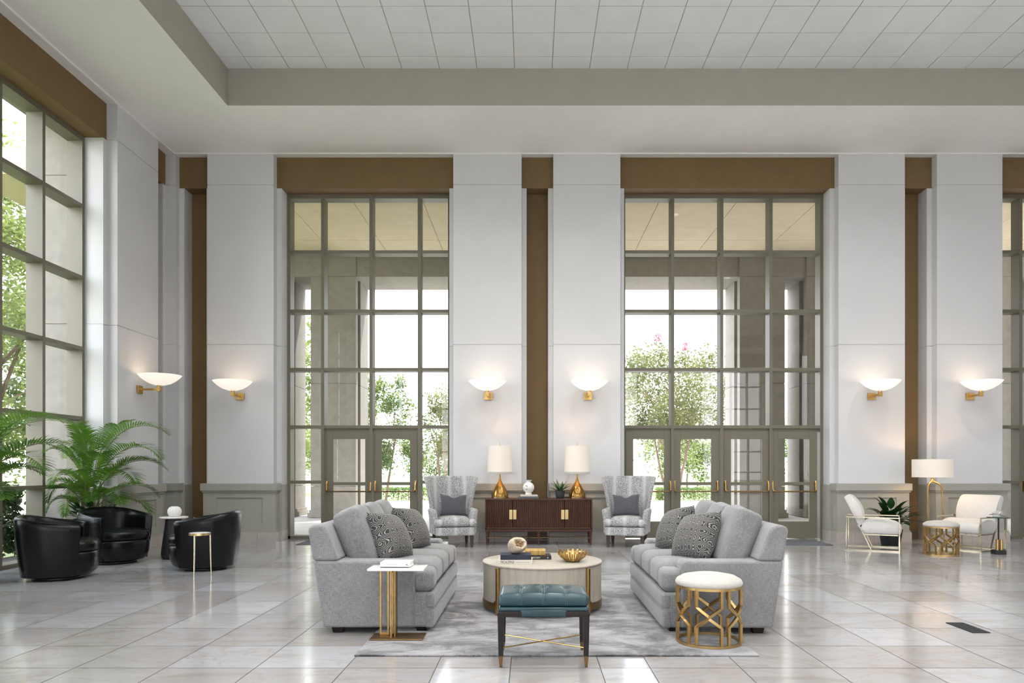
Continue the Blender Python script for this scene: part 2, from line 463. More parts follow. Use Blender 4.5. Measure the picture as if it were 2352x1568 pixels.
def wbox(b, mp, u0, u1, v0, v1, z0, z1, m=0):
    xa, ya = mp(u0, v0); xb, yb = mp(u1, v1)
    b.box(min(xa, xb), max(xa, xb), min(ya, yb), max(ya, yb), z0, z1, m)

VB, VJ, VFR, VGL, VOUT = -.17, -.17, -.46, -.63, -.72

def pier(mp, u0, u1, parent):
    b = B()
    for z0, z1 in ((.9, J1 - .005), (J1 + .005, J2 - .005), (J2 + .005, ZS + .3)):
        wbox(b, mp, u0, u1, -.5, 0, z0, z1)
    wbox(b, mp, u0 + .012, u1 - .012, VOUT, -.012, .0, ZS + .3)
    wbox(b, mp, u0, u1, VOUT, -.5, .0, ZS + .3)
    b.build('pier', 'wall', parent, smooth=0)
    # wainscot: plinth block with one recessed panel, moulded cap
    b = B(); f = .06
    a0, a1 = u0 - .05, u1 + .05
    wbox(b, mp, a0, a1, -.25, f - .025, .17, .93)
    pw = .23; z0, z1 = .33, .80
    wbox(b, mp, a0, a0 + pw, f - .025, f, .17, .93); wbox(b, mp, a1 - pw, a1, f - .025, f, .17, .93)
    wbox(b, mp, a0 + pw, a1 - pw, f - .025, f, .17, z0); wbox(b, mp, a0 + pw, a1 - pw, f - .025, f, z1, .93)
    wbox(b, mp, a0 - .015, a1 + .015, -.25, f + .018, .17, .205)
    b.build('wainscot', 'green', parent, smooth=0)
    b = B()
    wbox(b, mp, a0 - .035, a1 + .035, -.25, f + .05, .925, 1.058)
    wbox(b, mp, a0 - .018, a1 + .018, -.25, f + .028, .895, .925)
    b.build('wainscot_cap', 'green', parent, smooth=0, bevel=.008)
    b = B(); n = max(1, round((a1 - a0 + .06) / .31)); w = (a1 - a0 + .06) / n
    for i in range(n):
        wbox(b, mp, a0 - .03 + i * w + .002, a0 - .03 + (i + 1) * w - .002, -.25, .095, 0, .172)
    wbox(b, mp, a0 - .024, a1 + .024, -.245, .091, 0, .168, 1)
    b.build('base_tile', ['basetile', 'grout'], parent, smooth=0)

def jambs(mp, u0, u1, parent, jw=.09, side=(1, 1)):
    for sd, (a, c) in zip(side, ((u0, u0 + jw), (u1 - jw, u1))):
        if not sd: continue
        b = B()
        for z0, z1 in ((1.03, J1 - .005), (J1 + .005, ZH)):
            wbox(b, mp, a, c, -.6, VJ, z0, z1)
        wbox(b, mp, a + (.008 if a == u0 else .008), c - .008, -.6, VJ - .01, 0, ZH)
        b.build('jamb', 'wall', parent, smooth=0)
        b = B(); e = .012
        wbox(b, mp, a - e, c + e, -.46, VJ + e, .17, 1.03); wbox(b, mp, a - e - .002, c + e + .002, -.458, VJ + .02, .171, .20)
        b.build('jamb_wainscot', 'green', parent, smooth=0)
        b = B(); wbox(b, mp, a - e - .004, c + e + .004, -.455, VJ + .034, 0, .176)
        b.build('jamb_base_tile', 'basetile', parent, smooth=0)

def header(mp, u0, u1, parent):
    b = B(); wbox(b, mp, u0, u1, VOUT + .01, VB, ZH, ZS + .05); b.build('header_panel', 'brown', parent, smooth=0)

def slot(mp, u0, u1, parent, jw=.09):
    b = B(); wbox(b, mp, u0, u1, VOUT, -.47, 0, ZH); b.build('recess_panel', 'brown', parent, smooth=0)
    b = B(); wbox(b, mp, u0 + jw, u1 - jw, -.5, -.44, 0, .18); b.build('recess_base_tile', 'basedark', parent, smooth=0)
    jambs(mp, u0, u1, parent, jw)

ZBARS = (1.069, 2.113, 3.198, 4.30, 5.417)
def window(n, mp, u0, u1, mulls, doors=None, label='', jw=.09):
    """glazed opening: frame members as one mesh, panes as one mesh"""
    o = thing('window_%d' % n, label, 'window', (*mp((u0 + u1) / 2, VGL), 0), kind='structure')
    base = Vector((*mp((u0 + u1) / 2, VGL), 0))
    a, c = u0 + jw, u1 - jw
    d0, d1 = (doors if doors else (None, None))
    b = B(); V0, V1 = VOUT + .02, VFR
    fw = .03
    wbox(b, mp, a, a + .06, V0, V1, 0, ZH); wbox(b, mp, c - .06, c, V0, V1, 0, ZH)
    wbox(b, mp, a, c, V0 + .003, V1 - .003, ZH - .075, ZH + .004)
    for u in mulls: wbox(b, mp, u - fw, u + fw, V0 + .001, V1 + .001, 0, ZH - .002)
    for z in ZBARS:
        if z == ZBARS[0] and doors:
            if d0 - a > .2: wbox(b, mp, a, d0, V0, V1 - .006, z - .029, z + .029)
            if c - d1 > .2: wbox(b, mp, d1, c, V0, V1 - .006, z - .029, z + .029)
        else: wbox(b, mp, a, c, V0, V1 - .006, z - .029, z + .029)
    for s0, s1 in (((a, d0), (d1, c)) if doors else ((a, c),)):
        if s1 - s0 > .2: wbox(b, mp, s0, s1, V0, V1, 0, .055)
    if doors: wbox(b, mp, d0, d1, V0 + .02, V1 - .05, 2.03, 2.09)
    f = b.build('window_frame', 'frame', o, smooth=0); f.location = -base
    b = B()
    us = [a] + list(mulls) + [c]; zs = [0] + list(ZBARS) + [ZH]
    for u, v in zip(us, us[1:]):
        for z, w in zip(zs, zs[1:]):
            if doors and d0 - .05 < (u + v) / 2 < d1 + .05 and z < 2.0: continue
            wbox(b, mp, u + .01, v - .01, VGL - .006, VGL, z + .01, w - .01)
    g = b.build('window_glass', 'glass', o, smooth=0); g.location = -base
    return o

def door_leaf(n, x0, x1, label):
    yf = YB - VFR + .04           # front face of the leaf
    o = thing('door_%d' % n, label, 'door', ((x0 + x1) / 2, yf, 0), kind='structure')
    w = (x1 - x0) / 2 - .004
    b = B(); st = .148; t = .05
    b.box(-w, -w + st, 0, t, .012, 2.03); b.box(w - st, w, 0, t, .012, 2.03)
    b.box(-w + st, w - st, 0, t, 1.885, 2.03); b.box(-w + st, w - st, 0, t, 1.012, 1.07); b.box(-w + st, w - st, 0, t, .012, .325)
    b.build('leaf_frame', 'frame', o, smooth=0, bevel=.004)
    b = B(); b.box(-w + st, w - st, .02, .028, .325, 1.885); b.build('door_glass', 'glass', o, smooth=0)
    b = B(); pts = [(-w + .035, -.045, .905), (-w + .06, -.075, .895), (0, -.075, .893), (w - .06, -.075, .895), (w - .035, -.045, .905)]
    b.tube(pts, .014, 10); b.build('panic_bar', 'bronze', o)
    for s in (-1, 1):
        b = B(); x = s * (w - .035)
        b.tube([(x, -.012, 1.085), (x, -.03, 1.06), (x, -.038, 1.0), (x, -.042, .94), (x - s * .006, -.05, .912), (x - s * .03, -.068, .897)], .014, 8, radii=[.017, .018, .017, .016, .016, .015])
        b.box(x - .02, x + .02, -.012, .0, .89, 1.10)
        b.build('bar_bracket', 'brass', o)
    return o

# ------------------------------------------------------------------ back wall
wb = thing('wall_back', 'pale plaster wall of piers, brown recesses and tall glazing at the far end', 'wall', kind='structure')
P_BACK = [(-5.89, -4.68), (-1.405, -.159), (.42, 1.643), (5.62, 6.83), (7.415, 8.61), (11.89, 13.1)]
for a, c in P_BACK: pier(m_back, a, c, wb)
SL_BACK = [(-6.48, -5.89), (-.159, .42), (6.83, 7.415), (13.1, 13.74)]
for a, c in SL_BACK: slot(m_back, a, c, wb); header(m_back, a, c, wb)
OP_BACK = [(-4.68, -1.405), (1.643, 5.62), (8.61, 11.89)]
for a, c in OP_BACK: jambs(m_back, a, c, wb); header(m_back, a, c, wb)
b = B(); b.box(XL - .75, XR + .75, YB + .20, YB + .73, ZS - .02, ZS + 1.2); b.build('upper_wall', 'wall', wb, smooth=0)
window(1, m_back, -4.68, -1.405, (-3.92, -3.008, -2.096), (-3.92, -2.096), 'tall glazed window with one pair of doors left of the console')
window(2, m_back, 1.643, 5.62, (2.687, 3.616, 4.545), (1.735, 5.53), 'widest tall window, two pairs of doors, behind the right sofa')
window(3, m_back, 8.61, 11.89, (9.26, 10.25, 11.24), (9.26, 11.24), 'tall window cut by the right edge of the photo')
door_leaf(1, -3.885, -2.975, 'glazed door leaf left of the pair beside the left wing chair')
door_leaf(2, -2.97, -2.13, 'glazed door leaf right of the pair beside the left wing chair')
door_leaf(3, 1.80, 2.69, 'glazed door leaf directly behind the right wing chair')
door_leaf(4, 2.694, 3.58, 'second glazed door leaf from the right wing chair')
door_leaf(5, 3.65, 4.54, 'third glazed door leaf from the right wing chair')
door_leaf(6, 4.544, 5.435, 'glazed door leaf nearest the ivory lounge chair seen from the side')
door_leaf(7, 9.30, 10.245, 'glazed door leaf in the far right window')

# ------------------------------------------------------------------ left wall
wl = thing('wall_left', 'pale plaster wall with piers and a tall window on the left', 'wall', kind='structure')
P_SIDE = [(11.31, 12.55), (6.07, 7.30), (4.25, 5.48), (-.99, .24), (-2.81, -1.58), (-8.05, -6.82)]
S_SIDE = [(12.55, 13.13), (5.48, 6.07), (-1.58, -.99), (-8.70, -8.05)]
W_SIDE = [(7.30, 11.31), (.24, 4.25), (-6.82, -2.81)]
def side_wall(mp, root):
    for a, c in P_SIDE: pier(mp, a, c, root)
    for a, c in S_SIDE: slot(mp, a, c, root); header(mp, a, c, root)
    for a, c in W_SIDE: jambs(mp, a, c, root); header(mp, a, c, root)
side_wall(m_left, wl)
b = B(); b.box(XL - .72, XL - .20, YF - .7, YB + .72, ZS - .02, ZS + 1.2); b.build('upper_wall', 'wall', wl, smooth=0)
# corner pier of the far left corner
b = B()
for z0, z1 in ((.9, J1 - .005), (J1 + .005, J2 - .005), (J2 + .005, ZS + .3)): b.box(XL - .70, XL + .02, 13.13, 13.82, z0, z1)
b.box(XL - .7, XL + .01, 13.14, 13.82, 0, ZS); b.build('corner_pier', 'wall', wl, smooth=0)
b = B(); b.box(XL - .68, XL + .06, 13.09, 13.40, .17, .93); b.box(XL - .68, XL + .10, 13.05, 13.40, .925, 1.058); b.build('corner_wainscot', 'green', wl, smooth=0)
b = B(); b.box(XL - .68, XL + .09, 13.06, 13.40, 0, .172); b.build('corner_base_tile', 'basetile', wl, smooth=0)
for i, (a, c) in enumerate(W_SIDE):
    st = .82 if i == 0 else .92
    top = c - .09
    ml = [10.28, 9.44, 8.60, 7.80] if i == 0 else [top - st, top - 2 * st, top - 3 * st]
    window(4 + i, m_left, a, c, ml, None, ['tall side window behind the palms on the left', 'second side window on the left wall', 'third side window on the left wall'][i])
wr = thing('wall_right', 'plaster wall with piers and windows on the right', 'wall', kind='structure')
side_wall(m_right, wr)
b = B(); b.box(XR + .20, XR + .72, YF - .7, YB + .72, ZS - .02, ZS + 1.2); b.build('upper_wall', 'wall', wr, smooth=0)
for i, (a, c) in enumerate(W_SIDE):
    if i == 1:
        top = c - .09
        window(7, m_right, a, c, [top - .92, top - 1.84, top - 2.76], None, 'side window in the middle of the right wall')
    else:
        b = B(); wbox(b, m_right, a, c, VOUT, -.40, 0, ZH); b.build('light_block_panel', 'wall', wr, smooth=0)  # unseen panels added to close two openings and block light from the right
wf = thing('wall_front', 'plaster wall with piers and windows behind the viewpoint', 'wall', kind='structure')
for a, c in P_BACK: pier(m_front, a, c, wf)
for a, c in SL_BACK: slot(m_front, a, c, wf); header(m_front, a, c, wf)
for a, c in OP_BACK: jambs(m_front, a, c, wf); header(m_front, a, c, wf)
b = B(); b.box(XL - .75, XR + .75, YF - .73, YF - .20, ZS - .02, ZS + 1.2); b.build('upper_wall', 'wall', wf, smooth=0)
for i, (a, c) in enumerate(OP_BACK):
    st = (c - a) / 4
    window(8 + i, m_front, a, c, [a + st, a + 2 * st, a + 3 * st], None, 'front window %s' % ('on the left', 'in the middle', 'on the right')[i])

# ------------------------------------------------------------------ ceiling: soffit ring, tray side, tiles
TX0, TX1, TY0, TY1 = -4.79, 12.05, -7.0, 11.36
b = B()
for x0, x1, y0, y1 in ((XL - .3, XR + .3, TY1, YB + .3), (XL - .3, XR + .3, YF - .3, TY0), (XL - .3, TX0, TY0, TY1), (TX1, XR + .3, TY0, TY1)):
    b.box(x0, x1, y0, y1, ZS, ZC + .25)
so = b.build('ceiling_soffit', 'soffit', smooth=0); struct(so, 'smooth pale lowered soffit running around the tiled ceiling', 'ceiling')
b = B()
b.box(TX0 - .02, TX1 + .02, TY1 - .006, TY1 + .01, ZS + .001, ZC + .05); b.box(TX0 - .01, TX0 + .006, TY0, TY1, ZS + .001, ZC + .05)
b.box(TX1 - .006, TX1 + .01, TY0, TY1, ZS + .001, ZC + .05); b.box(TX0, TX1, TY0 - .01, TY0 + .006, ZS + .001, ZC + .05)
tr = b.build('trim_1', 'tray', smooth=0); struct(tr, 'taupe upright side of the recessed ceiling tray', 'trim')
b = B(); b.box(XL - .005, XL + .03, YF, YB, ZS - .02, ZS + .01); b.box(XL, XR, YB - .03, YB + .005, ZS - .02, ZS + .01)
tr2 = b.build('trim_2', 'soffit', smooth=0, bevel=.006); struct(tr2, 'slim plaster bead where soffit meets the piers', 'trim')
b = B()
xs = [TX0]; x = -.249 - .5934 * 8
while x < TX1:
    if x > TX0 + .05: xs.append(x)
    x += .5934
xs.append(TX1)
ys = [TY0]; y = 11.028 - .6035 * 30
while y < TY1:
    if y > TY0 + .05: ys.append(y)
    y += .6035
ys.append(TY1)
g = .0065
for xa, xb in zip(xs, xs[1:]):
    for ya, yb in zip(ys, ys[1:]):
        b.box(xa + g, xb - g, ya + g, yb - g, ZC + random.uniform(.004, .012), ZC + .03, 0)
b.box(TX0, TX1, TY0, TY1, ZC + .014, ZC + .2, 1)
ce = b.build('ceiling', ['tile_c', 'tbar'], smooth=0); struct(ce, 'white square acoustic tile ceiling inside the recessed tray', 'ceiling')

# ------------------------------------------------------------------ floor: marble tiles
b = B(); lay = b.bm.loops.layers.color.new('tile')
cols = [-.64 - .612 * k for k in range(11, 0, -1)] + [-.64, -.1346, .475, .813] + [1.4255 + .606 * k for k in range(22)]
rows = [4.867 + .6 * k for k in range(-24, 16)]
rf = random.Random(3)
for xa, xb in zip(cols, cols[1:]):
    for ya, yb in zip(rows, rows[1:]):
        f = b.bm.faces.new([b.bm.verts.new(p) for p in ((xa + .003, ya + .003, 0), (xb - .003, ya + .003, 0), (xb - .003, yb - .003, 0), (xa + .003, yb - .003, 0))])
        c = (rf.random(), rf.random(), rf.random(), 1)
        if ya < 4.9 + .6 and rf.random() < .4: c = (c[0], c[1], c[2] * .3, 1)
        for lp in f.loops: lp[lay] = c
vs = [b.bm.verts.new(p) for p in ((-7.9, -9.8, -.002), (15., -9.8, -.002), (15., 14.1, -.002), (-7.9, 14.1, -.002))]
f = b.bm.faces.new(vs); f.material_index = 1
fl = b.build('floor', ['floor', 'grout'], smooth=0)
struct(fl, 'polished pale marble tile floor with thin grey joints', 'floor')

# ------------------------------------------------------------------ sconces
def make_sconce():
    t = thing('wall_sconce', '', 'wall light', group='bowl sconces on the piers')
    b = B(); b.box(-.075, .075, -.03, 0, -.065, .065); b.build('backplate', 'brass', t, smooth=0, bevel=.004)
    b = B(); b.box(-.018, .018, -.37, -.02, -.012, .022); b.box(-.03, .03, -.36, -.30, -.03, .05); b.tube([(0, -.33, .02), (0, -.33, .075)], .03, 14)
    b.build('arm', 'brass', t, smooth=40, bevel=.003)
    b = B()
    prof = [(0., .07), (.08, .075), (.17, .105), (.25, .155), (.31, .21), (.335, .24), (.328, .243), (.30, .212), (.24, .163), (.16, .115), (.07, .087), (0, .083)]
    b.lathe(prof, 40, (0, -.35, 0)); b.build('glass_bowl', 'bowl', t, smooth=60)
    lamp_light('sconce_bulb', (0, -.35, .17), .75, radius=.06, parent=t)
    return t
ZSC = 2.64
s0 = make_sconce()
s0.location = (XL, 11.93, ZSC); s0.rotation_euler = (0, 0, R(90)); s0['label'] = 'bowl sconce on the left side wall above the palms'
for x, lb in ((-5.285, 'bowl sconce on the back pier left of the glazed doors'), (-.762, 'bowl sconce above the left table lamp'), (1.05, 'bowl sconce above the right table lamp'),
              (6.22, 'bowl sconce on the pier above the side-facing ivory lounge chair'), (8.01, 'bowl sconce on the pier above the far right ivory lounge chair')):
    dup(s0, lb, (x, YB, ZSC))
# dup copies parts only; lights are children too and are copied along

# ------------------------------------------------------------------ rug and mats
b = B(); b.rbox((0, 0, .007), (2.91, 4.05, .014), .006)
rug = b.build('area_rug', 'rug', loc=(.19, 7.18, 0)); tag(rug, 'distressed grey and cream rug under the two sofas', 'rug')
b = B(); b.rbox((0, 0, .005), (2.1, .80, .01), .004)
o = b.build('door_mat', 'mat', loc=(-3.04, 12.93, 0)); tag(o, 'charcoal mat in front of the left pair of doors', 'mat', 'door mats')
b = B(); b.rbox((0, 0, .005), (3.15, .80, .01), .004)
o = b.build('door_mat', 'mat', loc=(3.67, 12.83, 0)); tag(o, 'long charcoal mat in front of the right doors', 'mat', 'door mats')
b = B(); b.rbox((0, 0, .003), (.15, .38, .006), .002)
for i in range(7): b.box(-.06, .06, -.15 + i * .045, -.13 + i * .045, .005, .0075)
o = b.build('floor_outlet_cover', 'rubber', loc=(3.70, 6.08, 0)); tag(o, 'flat black rectangular cover plate set on the marble floor', 'floor plate')

# ------------------------------------------------------------------ sofas
def crown(hx, hy, amt):
    def f(p):
        u = max(0, 1 - (p.x / hx) ** 2); v = max(0, 1 - (p.y / hy) ** 2)
        k = math.sqrt(u * v) if u * v > 0 else 0
        return (p.x, p.y, p.z + amt * k * (1 if p.z > 0 else .15))
    return f

def make_sofa():
    t = thing('sofa', '', 'sofa', group='grey sofas facing each other across the coffee table')
    W = .95                       # half length
    # front is -Y.  local y: back bottom +.46, seat front -.42
    b = B(); b.rbox((0, -.02, .195), (1.88, .82, .285), .025); b.build('base', 'sofa', t)
    b = B(); b.rbox((0, -.40, .125), (1.89, .075, .15), .02); b.build('skirt_band', 'sofa', t)
    b = B(); b.rbox((0, -.40, .27), (1.89, .085, .135), .03); b.build('front_rail', 'sofa', t)
    for s in (-1, 1):
        b = B(); poly = [(-.285, .052), (.465, .052), (.548, .596), (-.255, .596), (-.278, .585), (-.285, .56)]
        x0, x1 = (-W, -W + .21) if s < 0 else (W - .21, W)
        b.prism(poly, x0, x1, 'x'); b.build('arm', 'sofa', t, bevel=.022, bseg=3)
    b = B(); b.box(-W + .212, W - .212, .20, .50, .06, .60); b.prism([(.34, .598), (.385, .72), (.432, .84), (.455, .872), (.50, .888), (.548, .885), (.582, .868), (.588, .84), (.548, .598)], -W, W, 'x')
    b.build('back', 'sofa', t, bevel=.02, bseg=3, smooth=60)
    iw = (2 * W - .42) / 3
    for i in (-1, 0, 1):
        b = B(); h = .20
        if i == 0: b.rbox((0, -.12, .445), (iw - .006, .62, h), .065, crown(iw / 2, .31, .035), n=4)
        else:
            b.rbox((i * iw, -.12, .445), (iw - .006, .62, h), .065, crown(iw / 2, .31, .035), n=4)
            b.rbox((i * (iw * 1.5 + .075), -.345, .435), (.25, .18, .185), .055, None, n=2)
        b.build('seat_cushion', 'sofa', t)
    for i in (-1, 0, 1):
        b = B()
        def puff(p):
            u = max(0, 1 - (p.x / (iw / 2)) ** 2); v = max(0, 1 - (p.z / .26) ** 2)
            k = (u * v) ** .42 if u * v > 0 else 0
            zz = p.z + (.03 * (1 - abs(p.x) / (iw / 2)) if p.z > 0 else 0) + (.02 * (abs(p.x) / (iw / 2)) ** 4 if p.z > .1 else 0)
            return (p.x * (1 + .03 * v), p.y * (1 + .62 * k), zz)
        b.rbox((0, 0, 0), (iw - .01, .18, .50), .042, puff, n=8)
        b.build('back_cushion', 'sofa', t, loc=(i * (iw + .004), .262, .745), rot=(R(-23), 0, R(random.uniform(-2, 2))))
    for sx in (-1, 1):
        for y in (-.33, .36):
            b = B(); b.box(sx * .85 - .05, sx * .85 + .05, y - .05, y + .05, .0145 if y < 0 else 0, .062, taper=.78); b.build('foot', 'espresso', t, smooth=0)
    return t
sofaL = make_sofa(); sofaL.location = (-1.225, 6.80, 0); sofaL.rotation_euler = (0, 0, R(90)); sofaL['label'] = 'grey linen sofa on the left beside the slim metal side table'
sofaR = dup(sofaL, 'grey linen sofa on the right behind the gold lattice stool', (1.51, 6.78, 0), R(-90))

def make_pillow(name, label, mat, w, h, t, loc, rot, group, dent=.0):
    b = B(); n = 16
    def fn(side):
        def f(u, v):
            x, z = 2 * u - 1, 2 * v - 1
            k = max(0, (1 - x * x) * (1 - z * z)) ** .42
            px = x * w / 2 * (1 - .07 * (1 - z * z)); pz = z * h / 2 * (1 - .07 * (1 - x * x))
            if z > 0 and dent: pz -= dent * math.exp(-(x / .32) ** 2) * z ** 2
            return (px, side * t / 2 * k, pz)
        return f
    b.grid(fn(1), n, n); b.grid(fn(-1), n, n)
    bmesh.ops.remove_doubles(b.bm, verts=b.bm.verts[:], dist=1e-5)
    o = b.build(name, mat, loc=loc, rot=rot, smooth=180)
    tag(o, label, 'pillow', group); return o
gp = 'patterned throw pillows on the sofas'
make_pillow('throw_pillow', 'dark patterned throw pillow nearest the viewer on the left sofa', 'ogee', .45, .46, .29, (-1.23, 6.30, .745), (R(-29), R(7), R(70)), gp)
make_pillow('throw_pillow', 'dark patterned throw pillow at the far end of the left sofa', 'ogee', .45, .46, .28, (-1.18, 7.12, .745), (R(-27), R(6), R(72)), gp)
make_pillow('throw_pillow', 'dark patterned throw pillow nearest the viewer on the right sofa', 'ogee', .47, .46, .29, (1.46, 6.33, .745), (R(-29), R(-9), R(-62)), gp)
make_pillow('throw_pillow', 'dark patterned throw pillow at the far end of the right sofa', 'ogee', .45, .46, .28, (1.42, 7.06, .745), (R(-27), R(-12), R(-68)), gp)

# ------------------------------------------------------------------ coffee table
ct = thing('coffee_table', 'round bleached wood drum coffee table with bronze straps on the rug', 'coffee table', (.115, 6.93, .014))
b = B(); r = .57
b.lathe([(0, .085), (r - .01, .085), (r - .004, .09), (r - .004, .435), (0, .435)], 72); b.build('drum', 'oak', ct, smooth=50)
b = B(); b.lathe([(0, .435), (r + .004, .435), (r + .006, .44), (r + .006, .446), (r, .452), (0, .452)], 72); b.build('table_top', 'oak', ct, smooth=50)
b = B()
def band(a, z):
    return 1.
segs = 96
ring = []
legang = [R(45 + 90 * k) for k in range(4)]
def bandtop(a):
    d = min(abs((a - la + PI) % (2 * PI) - PI) for la in legang)
    return .10 + .075 * math.exp(-(d / .07) ** 2)
V = []
for i in range(segs):
    a = 2 * PI * i / segs; c, s_ = math.cos(a), math.sin(a); zt = bandtop(a)
    V.append([b.bm.verts.new((rr * c, rr * s_, z)) for rr, z in ((r - .02, .035), (r + .003, .035), (r + .003, zt), (r - .004, zt))])
for i in range(segs):
    A, Q = V[i], V[(i + 1) % segs]
    for j in range(4): b.bm.faces.new((A[j], Q[j], Q[(j + 1) % 4], A[(j + 1) % 4]))
b.build('base_band', 'bronze', ct, smooth=50)
for la in legang:
    b = B(); b.rbox((0, 0, .215), (.030, .034, .43), .007); o = b.build('strap_leg', 'antique', ct, loc=((r + .012) * math.cos(la), (r + .012) * math.sin(la), 0), rot=(0, 0, la))
ZT = .014 + .452

def book(name, label, cover, w, d, h, loc, rz, group=None, spine='front', pages='paper'):
    t = thing(name, label, 'book', loc, rz, group)
    b = B(); c = .003
    b.box(-w / 2, w / 2, -d / 2, d / 2, 0, c); b.box(-w / 2, w / 2, -d / 2, d / 2, h - c, h); b.box(-w / 2, w / 2, -d / 2, -d / 2 + .004, c, h - c)
    b.build('cover', cover, t, smooth=0, bevel=.0012)
    b = B(); b.box(-w / 2 + .005, w / 2 - .005, -d / 2 + .004, d / 2 - .006, c, h - c); b.build('pages', pages, t, smooth=0)
    return t
bg = 'books on the coffee table'
k1 = book('book', 'cream book with black title lettering under the navy book', 'creamcover', .32, .25, .038, (-.14, 6.72, ZT), R(-1), bg)
text_mesh('title_lettering', 'MCALPINE', .034, 'ink', k1, (-.067, -.1255, .019), (R(90), 0, 0), sx=.78)
text_mesh('subtitle_lettering', 'ROMANTIC MODERNISM', .0105, 'inkgrey', k1, (.075, -.1255, .019), (R(90), 0, 0))
k2 = book('book', 'plain navy book beneath the geode', 'navy', .285, .225, .045, (-.135, 6.735, ZT + .038), R(1), bg)
k3 = book('book', 'black book with white title lettering under the gilt box', 'blackcover', .30, .23, .036, (.05, 7.05, ZT), R(2), bg)
text_mesh('title_lettering', 'HISTORY', .022, 'inkwhite', k3, (.0, -.1155, .018), (R(90), 0, 0))
text_mesh('publisher_mark', '8-', .02, 'inkwhite', k3, (.118, -.1155, .018), (R(90), 0, 0))
gb = thing('gilt_book', 'small gilt covered book lying on the black book', 'book', (.02, 7.05, ZT + .036), R(-2), bg)
b = B(); b.rbox((0, 0, .026), (.26, .17, .052), .008); b.build('cover', 'goldcover', gb)
b = B(); b.box(-.128, -.07, -.087, -.084, .006, .046); b.build('label_strip', 'creamcover', gb, smooth=0)
# geode
t = thing('geode', 'cracked open cream stone geode on the navy book', 'ornament', (-.12, 6.73, ZT + .083))
b = B(); bmesh.ops.create_icosphere(b.bm, subdivisions=6, radius=.082); b.bm.verts.index_update()
rn = random.Random(5)
def rdir(): return Vector((rn.gauss(0, 1), rn.gauss(0, 1), rn.gauss(0, 1))).normalized()
bumps = [(rdir(), rn.uniform(-.010, .012), rn.uniform(4, 12)) for _ in range(40)] + [(rdir(), rn.uniform(-.0022, .0022), rn.uniform(80, 300)) for _ in range(220)]
facets = [(rdir(), rn.uniform(.034, .052)) for _ in range(130)]
hole = Vector((.40, -.80, .40)).normalized(); e1 = hole.cross(Vector((0, 0, 1))).normalized(); e2 = hole.cross(e1)
inside = set()
for v in b.bm.verts:
    d = v.co.normalized(); r_ = .083
    for q, a, k in bumps: r_ += a * math.exp(-k * (1 - d.dot(q)))
    th = math.atan2(d.dot(e1), d.dot(e2))
    ang = math.acos(max(-1, min(1, d.dot(hole)))) + .09 * math.sin(2 * th + .6) + .06 * math.sin(5 * th) + .03 * math.sin(9 * th + 2)
    if ang < .74:
        f_ = max(facets, key=lambda w_: w_[0].dot(d))[1]
        q = max(0, min(1, (ang - .60) / .14)); r_ = f_ * (1 - q ** 2) + (r_ - .004) * q ** 2
        if ang < .71: inside.add(v.index)
    v.co = d * r_; v.co.z *= .95
zmin = min(v.co.z for v in b.bm.verts)
for v in b.bm.verts: v.co.z -= zmin
b.bm.verts.index_update()
for f in b.bm.faces:
    if sum(v.index in inside for v in f.verts) >= 2: f.material_index = 1
b.build('stone_shell', ['geode', 'geodein'], t, smooth=40)
# brass bowl of slats
t = thing('slatted_bowl', 'gold open bowl of radiating metal strips on the coffee table', 'bowl', (.40, 6.80, ZT))
b = B(); b.lathe([(0, .0), (.06, 0), (.075, .012), (.07, .016), (0, .008)], 36); b.build('bowl_foot', 'brass', t)
ns = 38
for k in range(ns):
    a = 2 * PI * k / ns; H = .105 if k % 2 else .088
    pts = []
    for i in range(7):
        q = i / 6; z = .008 + (H - .008) * q; rr = .07 + .075 * math.sin(q * PI / 2 * .95) + (.0)
        pts.append((rr, z))
    b = B(); wv = .0085
    for (r0, z0), (r1, z1) in zip(pts, pts[1:]):
        V4 = []
        for rr, z, th in ((r0, z0, 0), (r1, z1, 0)):
            w_ = wv * rr / .13
            V4.append([b.bm.verts.new((rr + dr, sgn * w_, z)) for dr, sgn in ((0, -1), (0, 1), (-.004, 1), (-.004, -1))])
        for j in range(4): b.bm.faces.new((V4[0][j], V4[0][(j + 1) % 4], V4[1][(j + 1) % 4], V4[1][j]))
        b.bm.faces.new(V4[0]); b.bm.faces.new(V4[1])
    bmesh.ops.remove_doubles(b.bm, verts=b.bm.verts[:], dist=1e-6)
    b.build('strip', 'brass', t, rot=(0, 0, a), smooth=40)
b = B()
b.tube([(.118 * math.cos(2 * PI * i / 48), .118 * math.sin(2 * PI * i / 48), .046) for i in range(48)], .0025, 6, closed=True); b.build('ring', 'brass', t)

